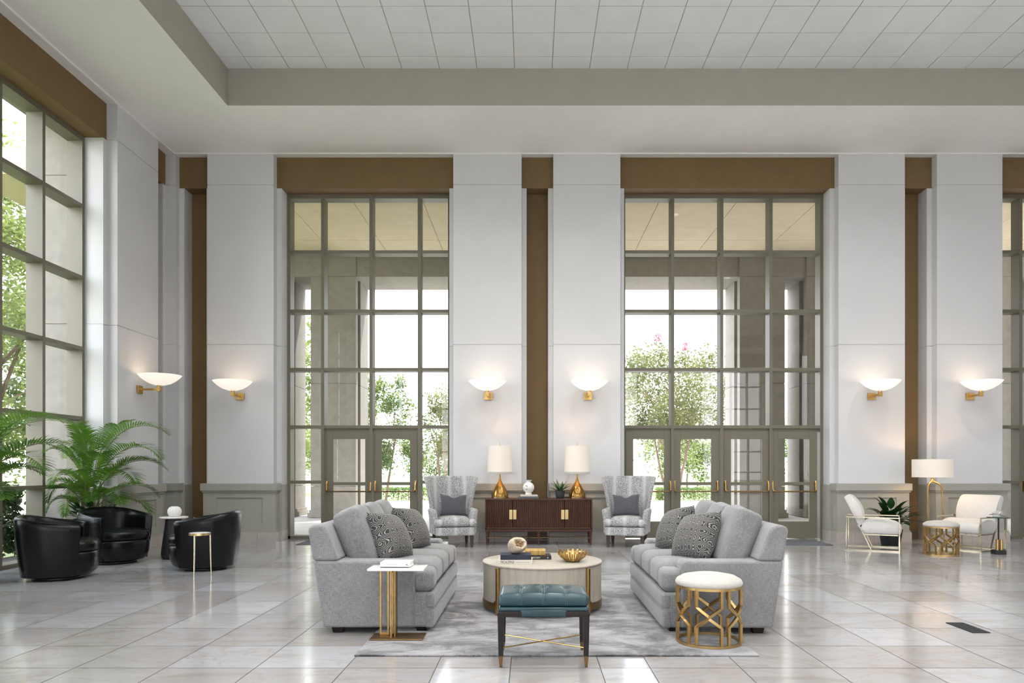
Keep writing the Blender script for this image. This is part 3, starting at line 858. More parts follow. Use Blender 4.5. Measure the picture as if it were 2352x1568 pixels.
# ------------------------------------------------------------------ teal bench
t = thing('bench_ottoman', 'teal tufted leather bench with dark legs in the foreground', 'bench', (.09, 5.085, 0))
b = B(); hw, hd = .31, .215
def tuft(p):
    u = max(0, 1 - (p.x / hw) ** 2); v = max(0, 1 - (p.y / hd) ** 2)
    k = math.sqrt(u * v) if u * v > 0 else 0
    z = p.z
    if z > 0:
        q = min(1, z / .036); q = q * q
        z += .030 * k * q
        k = q
        for x in (-.155, 0, .155):
            z -= q * (.005 * math.exp(-((p.x - x) / .012) ** 2) + .014 * math.exp(-((p.x - x) / .032) ** 2 - (p.y / .05) ** 2))
    return (p.x, p.y, z)
b.rbox((0, 0, .449), (2 * hw, 2 * hd, .078), .032, tuft, n=34, seg=4); b.build('cushion', 'teal', t, smooth=60)
b = B()
for x in (-.155, 0, .155):
    for s in (-.007, .007):
        pts = []
        def top_z(y):
            k = max(0, 1 - (y / hd) ** 2) ** .5 * max(0, 1 - (x / hw) ** 2) ** .5
            e = max(0, abs(y) - (hd - .032)) / .032
            return .488 + .030 * k - .0045 - .0135 * math.exp(-(y / .05) ** 2) - .032 * (1 - math.sqrt(max(0, 1 - e * e)))
        ysq = [-hd * math.sin(PI / 2 * (1 - i / 20)) for i in range(21)]; ysq = ysq + [-q for q in reversed(ysq[:-1])]
        pts = [(x + s, -hd - .0005, .425), (x + s, -hd - .0005, .445)] + [(x + s, y, top_z(y) + .0005) for y in ysq] + [(x + s, hd + .0005, .445), (x + s, hd + .0005, .425)]
        b.tube(pts, .0026, 6)
b.build('welt_seams', 'tealdark', t)
for p in (-.155, 0, .155):
    b = B(); b.lathe([(0, .490), (.007, .489), (.009, .485), (0, .482)], 12, (p, 0, 0)); b.build('tuft_button', 'tealdark', t)
b = B(); b.rbox((0, 0, .395), (.615, .425, .032), .012); b.rbox((0, 0, .368), (.315, .432, .044), .006); b.rbox((0, 0, .372), (.60, .40, .03), .006)
b.build('seat_rail', 'teal', t)
for s in (-1, 1):
    b = B()
    b.rbox((s * .228, -.211, .364), (.16, .012, .038), .002); b.rbox((s * .228, .211, .364), (.16, .012, .038), .002); b.rbox((s * .303, 0, .364), (.012, .43, .038), .002)
    b.build('wood_apron', 'espresso', t)
for sx in (-1, 1):
    for sy in (-1, 1):
        b = B(); x, y = sx * .290, sy * .197
        b.box(x - .0225, x + .0225, y - .0225, y + .0225, .075, .372, taper=.72)
        lg = b.build('leg', 'espresso', t, smooth=0, bevel=.003)
        b = B(); b.box(x - .0165, x + .0165, y - .0165, y + .0165, .0145 if sy > 0 else 0, .078, taper=.5); b.build('brass_ferrule', 'bronze', lg, smooth=0)
for s in (-1, 1):
    b = B(); b.tube([(-.285, s * -.19, .13), (.285, s * .19, .13)], .005, 8); b.build('cross_stretcher', 'brass', t)

# ------------------------------------------------------------------ slim side table + books
t = thing('side_table', 'slim metal side table with a marble top beside the left sofa', 'side table', (-1.045, 5.685, .014))
b = B(); b.rbox((0, 0, .006), (.415, .22, .012), .003); b.build('base_plate', 'bronze', t)
b = B(); b.rbox((0, 0, .549), (.44, .24, .018), .003); b.build('marble_top', 'marble', t)
def loop(cx, cy, along, w, name='post_loop'):
    b = B(); z0, z1 = .012, .541; t_ = .015
    d = (1, 0) if along == 'x' else (0, 1)
    def bx(a0, a1, zz0, zz1):
        if along == 'x': b.box(cx + a0, cx + a1, cy - .006, cy + .006, zz0, zz1)
        else: b.box(cx - .006, cx + .006, cy + a0, cy + a1, zz0, zz1)
    bx(-w / 2, -w / 2 + t_, z0, z1); bx(w / 2 - t_, w / 2, z0, z1); bx(-w / 2 + t_, w / 2 - t_, z0, z0 + .022); bx(-w / 2 + t_, w / 2 - t_, z1 - .022, z1)
    b.build(name, 'antique', t, smooth=0, bevel=.002)
loop(-.115, .035, 'x', .075); loop(-.042, -.03, 'y', .10)
b = B(); b.box(-.028, -.018, -.025, .075, .012, .541); b.build('post_bar', 'antique', t, smooth=0)
zt = .014 + .558
book('booklet', 'thin grey booklet under the white book on the slim side table', 'greybook', .22, .15, .008, (-1.075, 5.725, zt), R(4), 'books on the slim side table')
k = book('book', 'thick white paperback on the slim side table', 'whitecover', .235, .165, .036, (-1.055, 5.70, zt + .008), R(-2), 'books on the slim side table', pages='whitecover')
text_mesh('spine_lettering', 'THE STORIES WE TELL', .009, 'inkgrey', k, (-.02, -.083, .018), (R(90), 0, 0))
b = B(); b.lathe([(0, 0), (.005, 0), (.005, .0006), (0, .0006)], 12); b.build('publisher_dot', 'ink', k, loc=(.092, -.0826, .018), rot=(R(90), 0, 0))

# ------------------------------------------------------------------ gold lattice stools
def make_stool():
    t = thing('lattice_stool', '', 'stool', group='gold lattice stools with ivory tops')
    rr = .238; H = .445
    for z, nm in ((.011, 'bottom_ring'), (H - .011, 'top_ring')):
        b = B(); b.tube([(rr * math.cos(2 * PI * i / 64), rr * math.sin(2 * PI * i / 64), z) for i in range(64)], .010, closed=True, square=True)
        b.build(nm, 'stoolbrass', t, smooth=40)
    def P(a, z): return (rr * math.cos(R(a)), rr * math.sin(R(a)), z)
    def arc(a0, z0, a1, z1, n=5): return [P(a0 + (a1 - a0) * i / n, z0 + (z1 - z0) * i / n) for i in range(n + 1)]
    for k in range(6):
        c = 60 * k
        b = B()
        for s in (-1, 1):
            b.tube([P(c + s * 22.5, H - .015), P(c + s * 22.5, H * .675)] + arc(c + s * 22.5, H * .675, c, H * .522)[1:], .0105, square=True)
            b.tube([P(c + s * 22.5, .015), P(c + s * 22.5, H * .345)] + arc(c + s * 22.5, H * .345, c, H * .495)[1:], .0105, square=True)
        b.build('lattice_bars', 'stoolbrass', t, smooth=40)
    b = B(); b.lathe([(0, H - .005), (.243, H - .005), (.252, H + .006), (.253, H + .022), (.243, H + .042), (.20, H + .066), (.12, H + .082), (0, H + .088)], 56)
    b.build('seat_pad', 'ivory', t, smooth=60)
    return t
st = make_stool(); st.location = (1.379, 5.55, .014); st.rotation_euler = (0, 0, R(16)); st['label'] = 'gold lattice stool in the foreground beside the right sofa'
dup(st, 'gold lattice stool between the two ivory lounge chairs', (6.36, 11.12, 0), R(20))

# ------------------------------------------------------------------ console and its objects
CX, CY = .147, 12.665
t = thing('console_cabinet', 'dark walnut reeded console cabinet between the wing chairs', 'cabinet', (CX, CY, 0))
hw, hd = .93, .225
b = B(); b.box(-hw, hw, -hd, hd, .782, .807); b.box(-hw, -hw + .028, -hd, hd, .285, .782); b.box(hw - .028, hw, -hd, hd, .285, .782); b.box(-hw, hw, -hd, hd, .285, .308); b.box(-hw, hw, hd - .02, hd, .285, .782)
b.box(-.014, .014, -hd + .02, hd, .308, .782)
b.build('carcass', 'walnut', t, smooth=0, bevel=.003)
b = B(); b.box(-hw, hw, -hd + .005, hd - .005, .235, .275); b.box(-hw + .02, hw - .02, -hd + .03, hd - .03, .27, .29); b.build('plinth_rail', 'walnut', t, smooth=0, bevel=.002)
dw = (2 * hw - .06) / 4
for i in range(4):
    b = B(); x0 = -hw + .03 + i * dw + .002; x1 = x0 + dw - .004; n = 13
    prof = [(x0, -hd + .03)]
    for j in range(n):
        w_ = (x1 - x0) / n
        for q in (.06, .25, .5, .75, .94):
            prof.append((x0 + (j + q) * w_, -hd + .022 - .018 * math.sin(PI * q)))
    prof.append((x1, -hd + .03))
    b.prism(prof, .310, .780, 'z'); d = b.build('reeded_door', 'walnut', t, smooth=0)
    hx = x1 - .032 if i % 2 == 0 else x0 + .032
    b = B(); b.box(hx - .028, hx + .028, -hd - .006, -hd + .012, .45, .615); b.box(hx - .006, hx + .006, -hd - .022, -hd - .006, .475, .59)
    b.build('handle', 'brasslight', d, smooth=0, bevel=.002)
for sx in (-1, 0, 1):
    for sy in (-1, 1):
        x, y = sx * (hw - .03), sy * (hd - .035)
        b = B(); b.box(x - .024, x + .024, y - .024, y + .024, 0, .238, taper=.55); lg = b.build('leg', 'walnut', t, smooth=0, bevel=.002)
        b = B(); b.box(x - .0185, x + .0185, y - .0185, y + .0185, .120, .132); b.build('brass_collar', 'brass', lg, smooth=0)
b = B()
for s in (-1, 1):
    b.tube([(s * .9, -.19, .126), (0, .19, .126)], .004, 8); b.tube([(s * .9, .19, .126), (0, -.19, .126)], .004, 8)
b.build('brass_stretcher', 'brass', t)
ZK = .807
def make_lamp():
    t = thing('table_lamp', '', 'lamp', group='gold teardrop lamps on the console')
    b = B(); b.lathe([(0, 0), (.135, 0), (.143, .004), (.146, .02), (.146, .06), (.138, .10), (.115, .155), (.082, .21), (.052, .255), (.030, .295), (.019, .33), (.014, .36), (.012, .40), (.012, .435), (0, .435)], 40)
    b.build('teardrop_body', 'amber', t, smooth=70)
    b = B(); b.lathe([(.146, .0), (.151, .0), (.151, .030), (.1475, .036)], 40); b.build('base_rim', 'bronze', t, smooth=60)
    b = B(); b.tube([(0, 0, .43), (0, 0, .93)], .006, 8); b.lathe([(0, .925), (.012, .93), (.006, .945), (.009, .955), (0, .965)], 12); b.build('stem_and_finial', 'brass', t)
    b = B(); b.lathe([(.222, .428), (.224, .47), (.206, .922), (.203, .922), (.220, .47), (.219, .428)], 48); b.build('lamp_shade', 'shade', t, smooth=60)
    b = B(); b.lathe([(.0235, 0), (.2235, .001)], 4) if False else b.lathe([(.2225, .430), (.2250, .431), (.2235, .472), (.2220, .473)], 48)
    b.build('shade_hem', 'ivory', t, smooth=60)
    lamp_light('lamp_bulb', (0, 0, .70), 3.8, (1., .60, .31), radius=.05, parent=t)
    return t
la = make_lamp(); la.location = (-.535, 12.66, ZK); la['label'] = 'gold teardrop lamp on the left end of the console'
dup(la, 'gold teardrop lamp on the right end of the console beside the succulent', (.825, 12.66, ZK))
kb = 'books on the console'
book('book', 'slate coloured book at the bottom of the pair under the vase', 'greybook', .355, .25, .036, (-.03, 12.65, ZK), R(-3), kb)
book('book', 'thin cream book directly under the white vase', 'creamcover', .30, .22, .026, (-.025, 12.65, ZK + .036), R(3), kb)
t = thing('round_vase', 'round white ceramic vase on the books on the console', 'vase', (-.03, 12.64, ZK + .062))
b = B(); b.lathe([(0, 0), (.055, 0), (.06, .012), (.052, .03), (.05, .04), (.08, .065), (.098, .10), (.102, .13), (.095, .165), (.072, .195), (.042, .215), (.036, .228), (.058, .252), (.062, .258), (.056, .258), (.034, .236), (0, .23)], 40)
b.build('vase_body', 'white', t, smooth=70)
b = B()
b.tube([(-.045 + .026 * math.cos(2 * PI * i / 24), -.093 - .002 * math.sin(i), .128 + .034 * math.sin(2 * PI * i / 24)) for i in range(-6, 8)], .005, 6); b.build('blue_crescent', 'blueink', t)
t = thing('potted_succulent', 'small succulent in a dark tapered pot on the console', 'plant', (.52, 12.56, ZK))
b = B(); b.lathe([(0, 0), (.055, 0), (.068, .01), (.08, .06), (.083, .14), (.079, .14), (.074, .12), (0, .118)], 36); b.build('pot', 'pot', t, smooth=50)
rn = random.Random(9)
for k in range(15):
    a = 2 * PI * k * .381; el = .25 + 1.0 * (k / 15); ln = rn.uniform(.19, .25)
    b = B(); b.leaf((.02 * math.cos(a), .02 * math.sin(a), .12), (math.cos(a) * math.cos(el), math.sin(a) * math.cos(el), math.sin(el)), ln, .05, .25, .35, 6, tip=.6); b.build('leaf', 'agave', t, smooth=180)
b = B(); b.rbox((0, 0, 0), (.12, .09, .02), .004); o = b.build('dark_box', 'blackcover', loc=(.66, 12.84, ZK + .01)); tag(o, 'small flat dark box tucked behind the right console lamp', 'box')

# ------------------------------------------------------------------ wing chairs
def make_wing():
    t = thing('wing_chair', '', 'armchair', group='spotted wing chairs beside the console')
    b = B(); b.rbox((0, -.01, .272), (.66, .62, .145), .025); b.build('seat_rail', 'spot', t)
    b = B(); b.rbox((0, -.06, .42), (.50, .56, .14), .055, crown(.25, .28, .035), n=5)
    for s in (-1, 1): b.rbox((s * .29, -.285, .415), (.15, .13, .125), .055, None, n=2)
    b.build('seat_cushion', 'spot', t)
    # barrel wing back
    b = B(); nu, nv = 24, 14
    def prof(z):
        q = (z - .22) / .98
        w = .305 + .02 * max(0, .35 - q) + .105 * max(0, (q - .42) / .58) ** 1.3
        yb = .31 + .11 * q
        dep = .20 + .08 * math.exp(-((q - .85) / .25) ** 2)
        return w, yb, dep
    def inner(u, v):
        z = .22 + .98 * v; w, yb, dep = prof(z); f = (2 * u - 1) * R(86)
        zz = z - (.025 * (abs(2 * u - 1) ** 6) if v > .9 else 0)
        return Vector((w * math.sin(f) / math.sin(R(86)), yb - dep * (1 - math.cos(f)), zz))
    def shell(off):
        def f(u, v):
            p = inner(u, v); a = (2 * u - 1) * R(86)
            return p + Vector((math.sin(a), math.cos(a) * 1., 0)) * off
        return f
    A = b.grid(shell(0), nu, nv); C = b.grid(shell(.075), nu, nv)
    for i in range(nu):
        b.bm.faces.new((A[i][nv], A[i + 1][nv], C[i + 1][nv], C[i][nv])); b.bm.faces.new((A[i][0], A[i + 1][0], C[i + 1][0], C[i][0]))
    for j in range(nv):
        for i in (0, nu): b.bm.faces.new((A[i][j], A[i][j + 1], C[i][j + 1], C[i][j]))
    b.build('wing_back', 'spot', t, smooth=50, bevel=.022, bseg=3)
    for s in (-1, 1):
        def fl(p, s=s): return (p.x + s * .03 * max(0, p.z) / .2, p.y, p.z)
        b = B(); b.rbox((s * .325, .0, .43), (.10, .50, .43), .045, fl, n=3); b.build('arm', 'spot', t)
    for sx in (-1, 1):
        for sy in (-1, 1):
            b = B(); x, y = sx * .285, (-.27 if sy < 0 else .27)
            b.box(x - .03, x + .03, y - .03, y + .03, 0, .205, taper=.62); b.build('leg', 'leggrey', t, smooth=0, bevel=.002)
    return t
w0 = make_wing(); w0.location = (-1.335, 12.36, 0); w0.rotation_euler = (0, 0, R(15)); w0['label'] = 'grey spotted wing chair left of the console'
dup(w0, 'grey spotted wing chair right of the console', (1.665, 12.36, 0), R(-15))
lg = 'slate lumbar pillows on the wing chairs'
make_pillow('lumbar_pillow', 'slate grey pillow on the left wing chair', 'slate', .47, .38, .14, (-1.325, 12.42, .70), (R(-16), R(2), R(15)), lg, .05)
make_pillow('lumbar_pillow', 'slate grey pillow on the right wing chair', 'slate', .47, .38, .14, (1.655, 12.42, .70), (R(-16), R(-2), R(-15)), lg, .05)

# ------------------------------------------------------------------ black tub chairs
def make_tub():
    t = thing('tub_chair', '', 'armchair', group='black leather swivel tub chairs')
    nth = 40; A0 = 128
    def plan(th, rx, ry):
        s, c = math.sin(th), math.cos(th); p = .80
        return rx * math.copysign(abs(s) ** p, s), ry * math.copysign(abs(c) ** p, c)
    def scale(z): # barrel flare
        q = z / .78
        return .84 + .17 * math.sin(min(1, q * 1.05) * PI / 2)
    def top(th):
        k = .5 + .5 * math.cos(abs(th) / R(A0) * PI)
        return .668 + .112 * k ** .8
    b = B(); rings = []
    for i in range(nth + 1):
        th = R(-A0 + 2 * A0 * i / nth); h = top(th); ring = []
        sec = [('o', .05), ('o', .12), ('o', .25), ('o', .40), ('o', h - .09), ('o', h - .035), ('o2', h - .01), ('m', h), ('i2', h - .01), ('i', h - .035), ('i', h - .09), ('i', .40), ('i', .30)]
        for kd, z in sec:
            off = {'o': 0, 'o2': .018, 'm': .045, 'i2': .072, 'i': .09}[kd]
            s = scale(z)
            x, y = plan(th, .445 * s - off, .43 * s - off)
            ring.append(b.bm.verts.new((x, y, z)))
        rings.append(ring)
    for A, C in zip(rings, rings[1:]):
        for j in range(len(A) - 1): b.bm.faces.new((A[j], A[j + 1], C[j + 1], C[j]))
    b.bm.faces.new(rings[0]); b.bm.faces.new(list(reversed(rings[-1])))
    b.build('shell', 'leather', t, smooth=50, bevel=.010, bseg=3)
    def slab(zs, nm):
        b = B(); rg = []
        for z, k in zs:
            rg.append([b.bm.verts.new((*[q * k for q in plan(2 * PI * i / 48, .390, .415)], z)) for i in range(48)])
        for r_ in rg:
            for v in r_:
                v.co.y -= .03
        for A, C in zip(rg, rg[1:]):
            for i in range(48): b.bm.faces.new((A[i], A[(i + 1) % 48], C[(i + 1) % 48], C[i]))
        b.bm.faces.new(list(reversed(rg[0]))); b.bm.faces.new(rg[-1])
        return b.build(nm, 'leather', t, smooth=50)
    slab([(.05, .82), (.08, .90), (.16, .965), (.25, .99), (.31, .985), (.33, .965), (.335, .93)], 'seat_base')
    slab([(.335, .93), (.345, .975), (.37, .998), (.42, .998), (.445, .98), (.462, .93), (.472, .80), (.478, .5)], 'seat_cushion')
    b = B(); b.lathe([(0, 0), (.26, 0), (.27, .008), (.27, .024), (.25, .03), (.2, .055), (0, .055)], 40); b.build('swivel_base', 'black', t)
    return t
u0 = make_tub(); u0.location = (-5.80, 8.82, 0); u0.rotation_euler = (0, 0, R(90 + 24)); u0['label'] = 'black leather tub chair nearest the window, back towards the viewer'
dup(u0, 'black leather tub chair in front of the palm, facing the viewer', (-5.93, 10.27, 0), R(60))
dup(u0, 'black leather tub chair behind the thin brass drinks table', (-4.36, 9.66, 0), R(-82))

t = thing('pedestal_table', 'black ribbed pedestal table with a white top between tub chairs', 'side table', (-5.30, 10.68, 0))
b = B(); b.lathe([(0, 0), (.145, 0), (.165, .02), (.172, .07), (.168, .13), (.150, .28), (.130, .42), (.116, .54), (.112, .595), (0, .595)], 40); b.build('pedestal', 'ribbed', t, smooth=60)
b = B(); b.lathe([(0, .595), (.185, .595), (.197, .605), (.198, .615), (.192, .620), (0, .620)], 48); b.build('round_top', 'whitestone', t, smooth=40)
t = thing('gourd_vase', 'white ribbed pumpkin shaped vase on the black pedestal table', 'vase', (-5.29, 10.68, .62))
b = B(); b.lathe([(0, 0), (.05, 0), (.075, .02), (.092, .06), (.09, .10), (.07, .135), (.045, .152), (.03, .148), (0, .13)], 72, rfun=lambda a, z: 1 + .16 * abs(math.sin(a * 4.5)) ** .7 - .09)
b.build('ribbed_body', 'white', t, smooth=70)
t = thing('drinks_table', 'slim three legged brass drinks table beside the black tub chair', 'side table', (-4.117, 8.95, 0))
b = B(); b.lathe([(0, .525), (.118, .525), (.122, .530), (.122, .540), (0, .540)], 40); b.build('round_top', 'whitestone', t, smooth=40)
b = B(); b.lathe([(.119, .512), (.127, .512), (.127, .541), (.1225, .541)], 40); b.build('brass_rim', 'brasslight', t, smooth=40)
for k in range(3):
    a = R(-96 + 120 * k)
    b = B(); b.tube([(.118 * math.cos(a), .118 * math.sin(a), .52), (.122 * math.cos(a), .122 * math.sin(a), .26), (.13 * math.cos(a), .13 * math.sin(a), 0)], .009, 8, radii=[.011, .009, .006]); b.build('leg', 'chrome', t)

# ------------------------------------------------------------------ ivory lounge chairs
def make_lounge():
    t = thing('lounge_chair', '', 'armchair', group='ivory lounge chairs with thin metal frames')
    for s in (-1, 1):
        x = s * .345
        b = B(); b.tube([(x, -.39, .009), (x, .39, .009), (x, .39, .54), (x, -.39, .54)], .0078, closed=True, square=True); b.build('side_frame', 'chrome', t, smooth=0)
    b = B()
    for y, z in ((-.39, .009), (.02, .02), (.39, .009)): b.tube([(-.345, y, z), (.345, y, z)], .008, square=True)
    b.tube([(-.335, -.36, .265), (.335, -.36, .265)], .008, square=True)
    for s in (-1, 1):
        b.tube([(s * .30, .02, .02), (s * .30, .39, .84)], .009, square=True); b.tube([(s * .30, -.37, .262), (s * .30, .12, .262)], .009, square=True)
        b.tube([(s * .30, .245, .53), (s * .345, .245, .53)], .007, square=True); b.tube([(s * .30, -.37, .262), (s * .345, -.39, .262)], .007, square=True)
    b.build('under_frame', 'chrome', t, smooth=0)
    b = B(); W = .315
    n = 16
    def bez(P, k):
        out = []
        for i in range(k + 1):
            q = i / k; o = [(1 - q) ** 3, 3 * q * (1 - q) ** 2, 3 * q * q * (1 - q), q ** 3]
            out.append((sum(w_ * p[0] for w_, p in zip(o, P)), sum(w_ * p[1] for w_, p in zip(o, P))))
        return out
    def pad(name, poly):
        b = B(); cy = sum(p[0] for p in poly) / len(poly); cz_ = sum(p[1] for p in poly) / len(poly)
        secs = [(-W, .90), (-W + .008, .955), (-W + .03, .99), (-W + .08, 1.), (W - .08, 1.), (W - .03, .99), (W - .008, .955), (W, .90)]
        rg = [[b.bm.verts.new((x, cy + (y - cy) * k, cz_ + (z - cz_) * k)) for y, z in poly] for x, k in secs]
        for A, C in zip(rg, rg[1:]):
            for i in range(len(poly)): b.bm.faces.new((A[i], A[(i + 1) % len(poly)], C[(i + 1) % len(poly)], C[i]))
        b.bm.faces.new(rg[0]); b.bm.faces.new(list(reversed(rg[-1])))
        b.build(name, 'ivorychair', t, smooth=55)
    pad('seat_cushion', [(.13, .275), (-.37, .272)] + bez([(-.405, .28), (-.455, .36), (-.41, .44), (-.33, .462)], 8) + bez([(-.32, .464), (-.12, .535), (.06, .535), (.225, .395)], n)[1:])
    pad('back_cushion', [(.150, .285)] + bez([(.165, .33), (.10, .50), (.12, .70), (.27, .845)], n) + bez([(.285, .862), (.33, .905), (.40, .90), (.425, .855)], 8)[1:])
    return t
l0 = make_lounge(); l0.location = (5.68, 11.91, 0); l0.rotation_euler = (0, 0, R(63.4)); l0['label'] = 'ivory lounge chair with thin metal frame seen from its side'
dup(l0, 'ivory lounge chair with thin metal frame behind the far stool', (7.31, 11.92, 0), R(-58))

# floor lamp
t = thing('floor_lamp', 'brass tripod floor lamp with a white drum shade by the right recess', 'lamp', (6.95, 12.42, 0))
for k, a in enumerate((R(215), R(-45), R(88))):
    rr = .19; c, s = math.cos(a), math.sin(a)
    pts = [(0, 0, 1.105), (.03 * c, .03 * s, 1.10), (.09 * c, .09 * s, 1.075), (.135 * c, .135 * s, 1.035), (.152 * c, .152 * s, .97), (.158 * c, .158 * s, .85), (.172 * c, .172 * s, .4), (rr * c, rr * s, 0)]
    b = B(); b.tube(pts, .013, 10, radii=[.016, .016, .016, .015, .014, .013, .011, .009]); b.build('leg', 'antique', t)
b = B(); b.lathe([(0, 1.09), (.035, 1.095), (.03, 1.13), (.02, 1.14), (.02, 1.24), (0, 1.24)], 20); b.tube([(0, 0, 1.2), (0, 0, 1.50)], .006, 8); b.lathe([(0, 1.49), (.01, 1.5), (.008, 1.515), (0, 1.525)], 12); b.build('neck', 'antique', t)
b = B(); b.lathe([(.314, 1.18), (.317, 1.18), (.317, 1.488), (.314, 1.488)], 56); b.build('drum_shade', 'shade', t, smooth=60)
lamp_light('lamp_bulb', (0, 0, 1.34), 7.0, (1., .60, .31), radius=.05, parent=t)

def leafy(name, label, loc, pot_prof, n, rmin, rmax, length, width, zbase, seed, droop=.8, group=None):
    t = thing(name, label, 'plant', loc, 0, group)
    b = B(); b.lathe(pot_prof, 36); b.build('pot', 'pot', t, smooth=50)
    rn = random.Random(seed)
    for k in range(n):
        a = 2 * PI * k * .3819 + rn.uniform(-.3, .3); el = R(rn.uniform(22, 82))
        st_ = rn.uniform(rmin, rmax) * (.6 if math.sin(a) > .3 else 1); d = Vector((math.cos(a) * math.cos(el), math.sin(a) * math.cos(el), math.sin(el)))
        base = Vector((0, 0, zbase)); tip = base + d * st_ + Vector((0, 0, .04))
        b = B(); b.tube([base, base.lerp(tip, .6) + Vector((0, 0, .02)), tip], .004, 5)
        kk = .62 if math.sin(a) > .3 else 1.
        b.leaf(tip, Vector((d.x, d.y, d.z * .55 + .12)), kk * length * rn.uniform(.75, 1.1), kk * width * rn.uniform(.85, 1.1), droop, .18, 7, tip=.8)
        b.build('leaf', 'broad', t, smooth=180)
    return t
leafy('potted_plant', 'broad leaved green plant in a black pot behind the ivory chair', (6.25, 12.46, 0), [(0, 0), (.14, 0), (.15, .01), (.19, .26), (.195, .28), (.18, .28), (.175, .25), (0, .24)], 74, .13, .37, .28, .14, .25, 21, 1.0)

t = thing('pedestal_drinks_table', 'small smoked glass drinks table on a black block base at far right', 'side table', (7.30, 11.20, 0))
b = B(); b.rbox((0, 0, .033), (.16, .14, .066), .004); b.build('block_base', 'black', t)
for x, y in ((-.03, -.02), (.03, -.02), (0, .03)):
    b = B(); b.tube([(x, y, .066), (x, y, .23)], .020, 14); b.build('brass_cylinder', 'brass', t)
b = B(); b.tube([(0, 0, .066), (0, 0, .565)], .012, 12); b.build('stem', 'black', t)
b = B(); b.lathe([(0, .565), (.158, .565), (.162, .570), (.162, .576), (.158, .58), (0, .58)], 44); b.build('round_top', 'darkglass', t, smooth=40)
t = thing('shell_bloom', 'white petal ornament on the small smoked glass table', 'ornament', (7.27, 11.20, .58))
b = B(); rn = random.Random(4)
for k in range(26):
    a = rn.uniform(0, 2 * PI); el = rn.uniform(.2, 1.3)
    b.leaf((.03 * math.cos(a), .03 * math.sin(a), .0 + .02), (math.cos(a) * math.cos(el), math.sin(a) * math.cos(el), math.sin(el)), rn.uniform(.06, .095), .055, .5, .5, 4, tip=1.2)
b.lathe([(0, 0), (.05, 0), (.06, .02), (0, .03)], 16); b.build('petals', 'white', t, smooth=180)

b = B(); b.rbox((0, 0, 0), (.075, .008, .115), .003); b.box(-.018, .018, -.0055, -.004, .012, .040); b.box(-.018, .018, -.0055, -.004, -.040, -.012)
o = b.build('wall_outlet', 'frame', loc=(5.93, 13.10 - .06 - .004, .475)); tag(o, 'small wall outlet plate on the wainscot behind the ivory chair', 'outlet')

# ------------------------------------------------------------------ palms
def make_frond(length, width, arch, mat, seed):
    rn = random.Random(seed); b = B()
    n = 30; pts = []; p = Vector((0, 0, 0)); ang = R(80)
    for i in range(n + 1):
        pts.append(p.copy()); q = i / n
        ang = R(80) - arch * (q ** 1.5)
        p = p + Vector((math.cos(ang), 0, math.sin(ang))) * (length / n)
    b.tube(pts, .008, 5, radii=[.009 * (1 - .8 * i / n) for i in range(n + 1)], m=1)
    nl = 32
    for i in range(nl):
        q = .28 + .72 * i / (nl - 1); k = q * n; i0 = min(int(k), n - 1); c = pts[i0].lerp(pts[i0 + 1], k - i0)
        d = (pts[i0 + 1] - pts[i0]).normalized(); nrm = Vector((-d.z, 0, d.x))
        if nrm.z < 0: nrm = -nrm
        ll = width * math.sin(PI * min(1, .18 + .80 * (q - .28) / .72)) ** .7 * rn.uniform(.9, 1.08) + .03
        for s in (-1, 1):
            fw = .45 + .5 * (q - .28) / .72
            v = (Vector((0, s, 0)) * 1.0 + d * fw + nrm * (.40 + rn.uniform(-.06, .06))).normalized()
            b.leaf(c, v, ll, .020, .55 + rn.uniform(-.1, .25), .12, 4, up=nrm, tip=.55)
    return b
def palm(label, loc, fronds, seed, under=True):
    t = thing('potted_palm', label, 'plant', loc, 0, 'areca palms by the left window')
    b = B(); b.lathe([(0, 0), (.19, 0), (.20, .01), (.265, .54), (.27, .58), (.25, .58), (.245, .54), (0, .53)], 40); b.build('planter', 'pot', t, smooth=50)
    b = B(); b.lathe([(0, .53), (.243, .535), (.243, .54), (0, .56)], 24); b.build('soil', 'soil', t)
    rn = random.Random(seed)
    for k in range(7):
        a = 2 * PI * k / 7; rr = rn.uniform(.03, .12); lean = rn.uniform(.02, .12)
        h = rn.uniform(.45, .95)
        b = B(); b.tube([(rr * math.cos(a), rr * math.sin(a), .50), ((rr + lean * .5) * math.cos(a), (rr + lean * .5) * math.sin(a), .50 + h * .5), ((rr + lean) * math.cos(a), (rr + lean) * math.sin(a), .50 + h)], .012, 7, radii=[.017, .014, .012])
        b.build('stem', 'palmstem', t)
    for k, (az, z, ln, wd, arch, tilt) in enumerate(fronds):
        o = make_frond(ln, wd, arch, 'palm', seed * 50 + k).build('frond', ['palm', 'palmstem'], t, smooth=180)
        a = R(az); rr = .07
        o.location = (rr * math.cos(a), rr * math.sin(a), z + .06); o.rotation_euler = (0, R(tilt), a); o.rotation_mode = 'XYZ'
        o.matrix_local = ML = Matrix.Translation(o.location) @ Matrix.Rotation(a, 4, 'Z') @ Matrix.Rotation(R(tilt), 4, 'Y')
        inv = ML.inverted()                                   # leaflets that reach the window lean along the glass instead of through it
        for v in o.data.vertices:
            p = ML @ v.co; x = p.x + loc[0]
            if x < -6.62: p.x = -6.62 - .34 * (1 - math.exp((x + 6.62) / .34)) - loc[0]; v.co = inv @ p
    if under:
        for k in range(44):
            a = 2 * PI * k * .3819; el = R(rn.uniform(10, 60)); d = Vector((math.cos(a) * math.cos(el), math.sin(a) * math.cos(el), math.sin(el)))
            b = B(); base = Vector((.12 * math.cos(a), .12 * math.sin(a), .56)); tip = base + d * rn.uniform(.10, .26)
            b.tube([base, tip], .003, 4); b.leaf(tip, d, rn.uniform(.13, .19), .085, .9, .2, 5, tip=.8); b.build('underplant_leaf', 'broad', t, smooth=180)
    return t
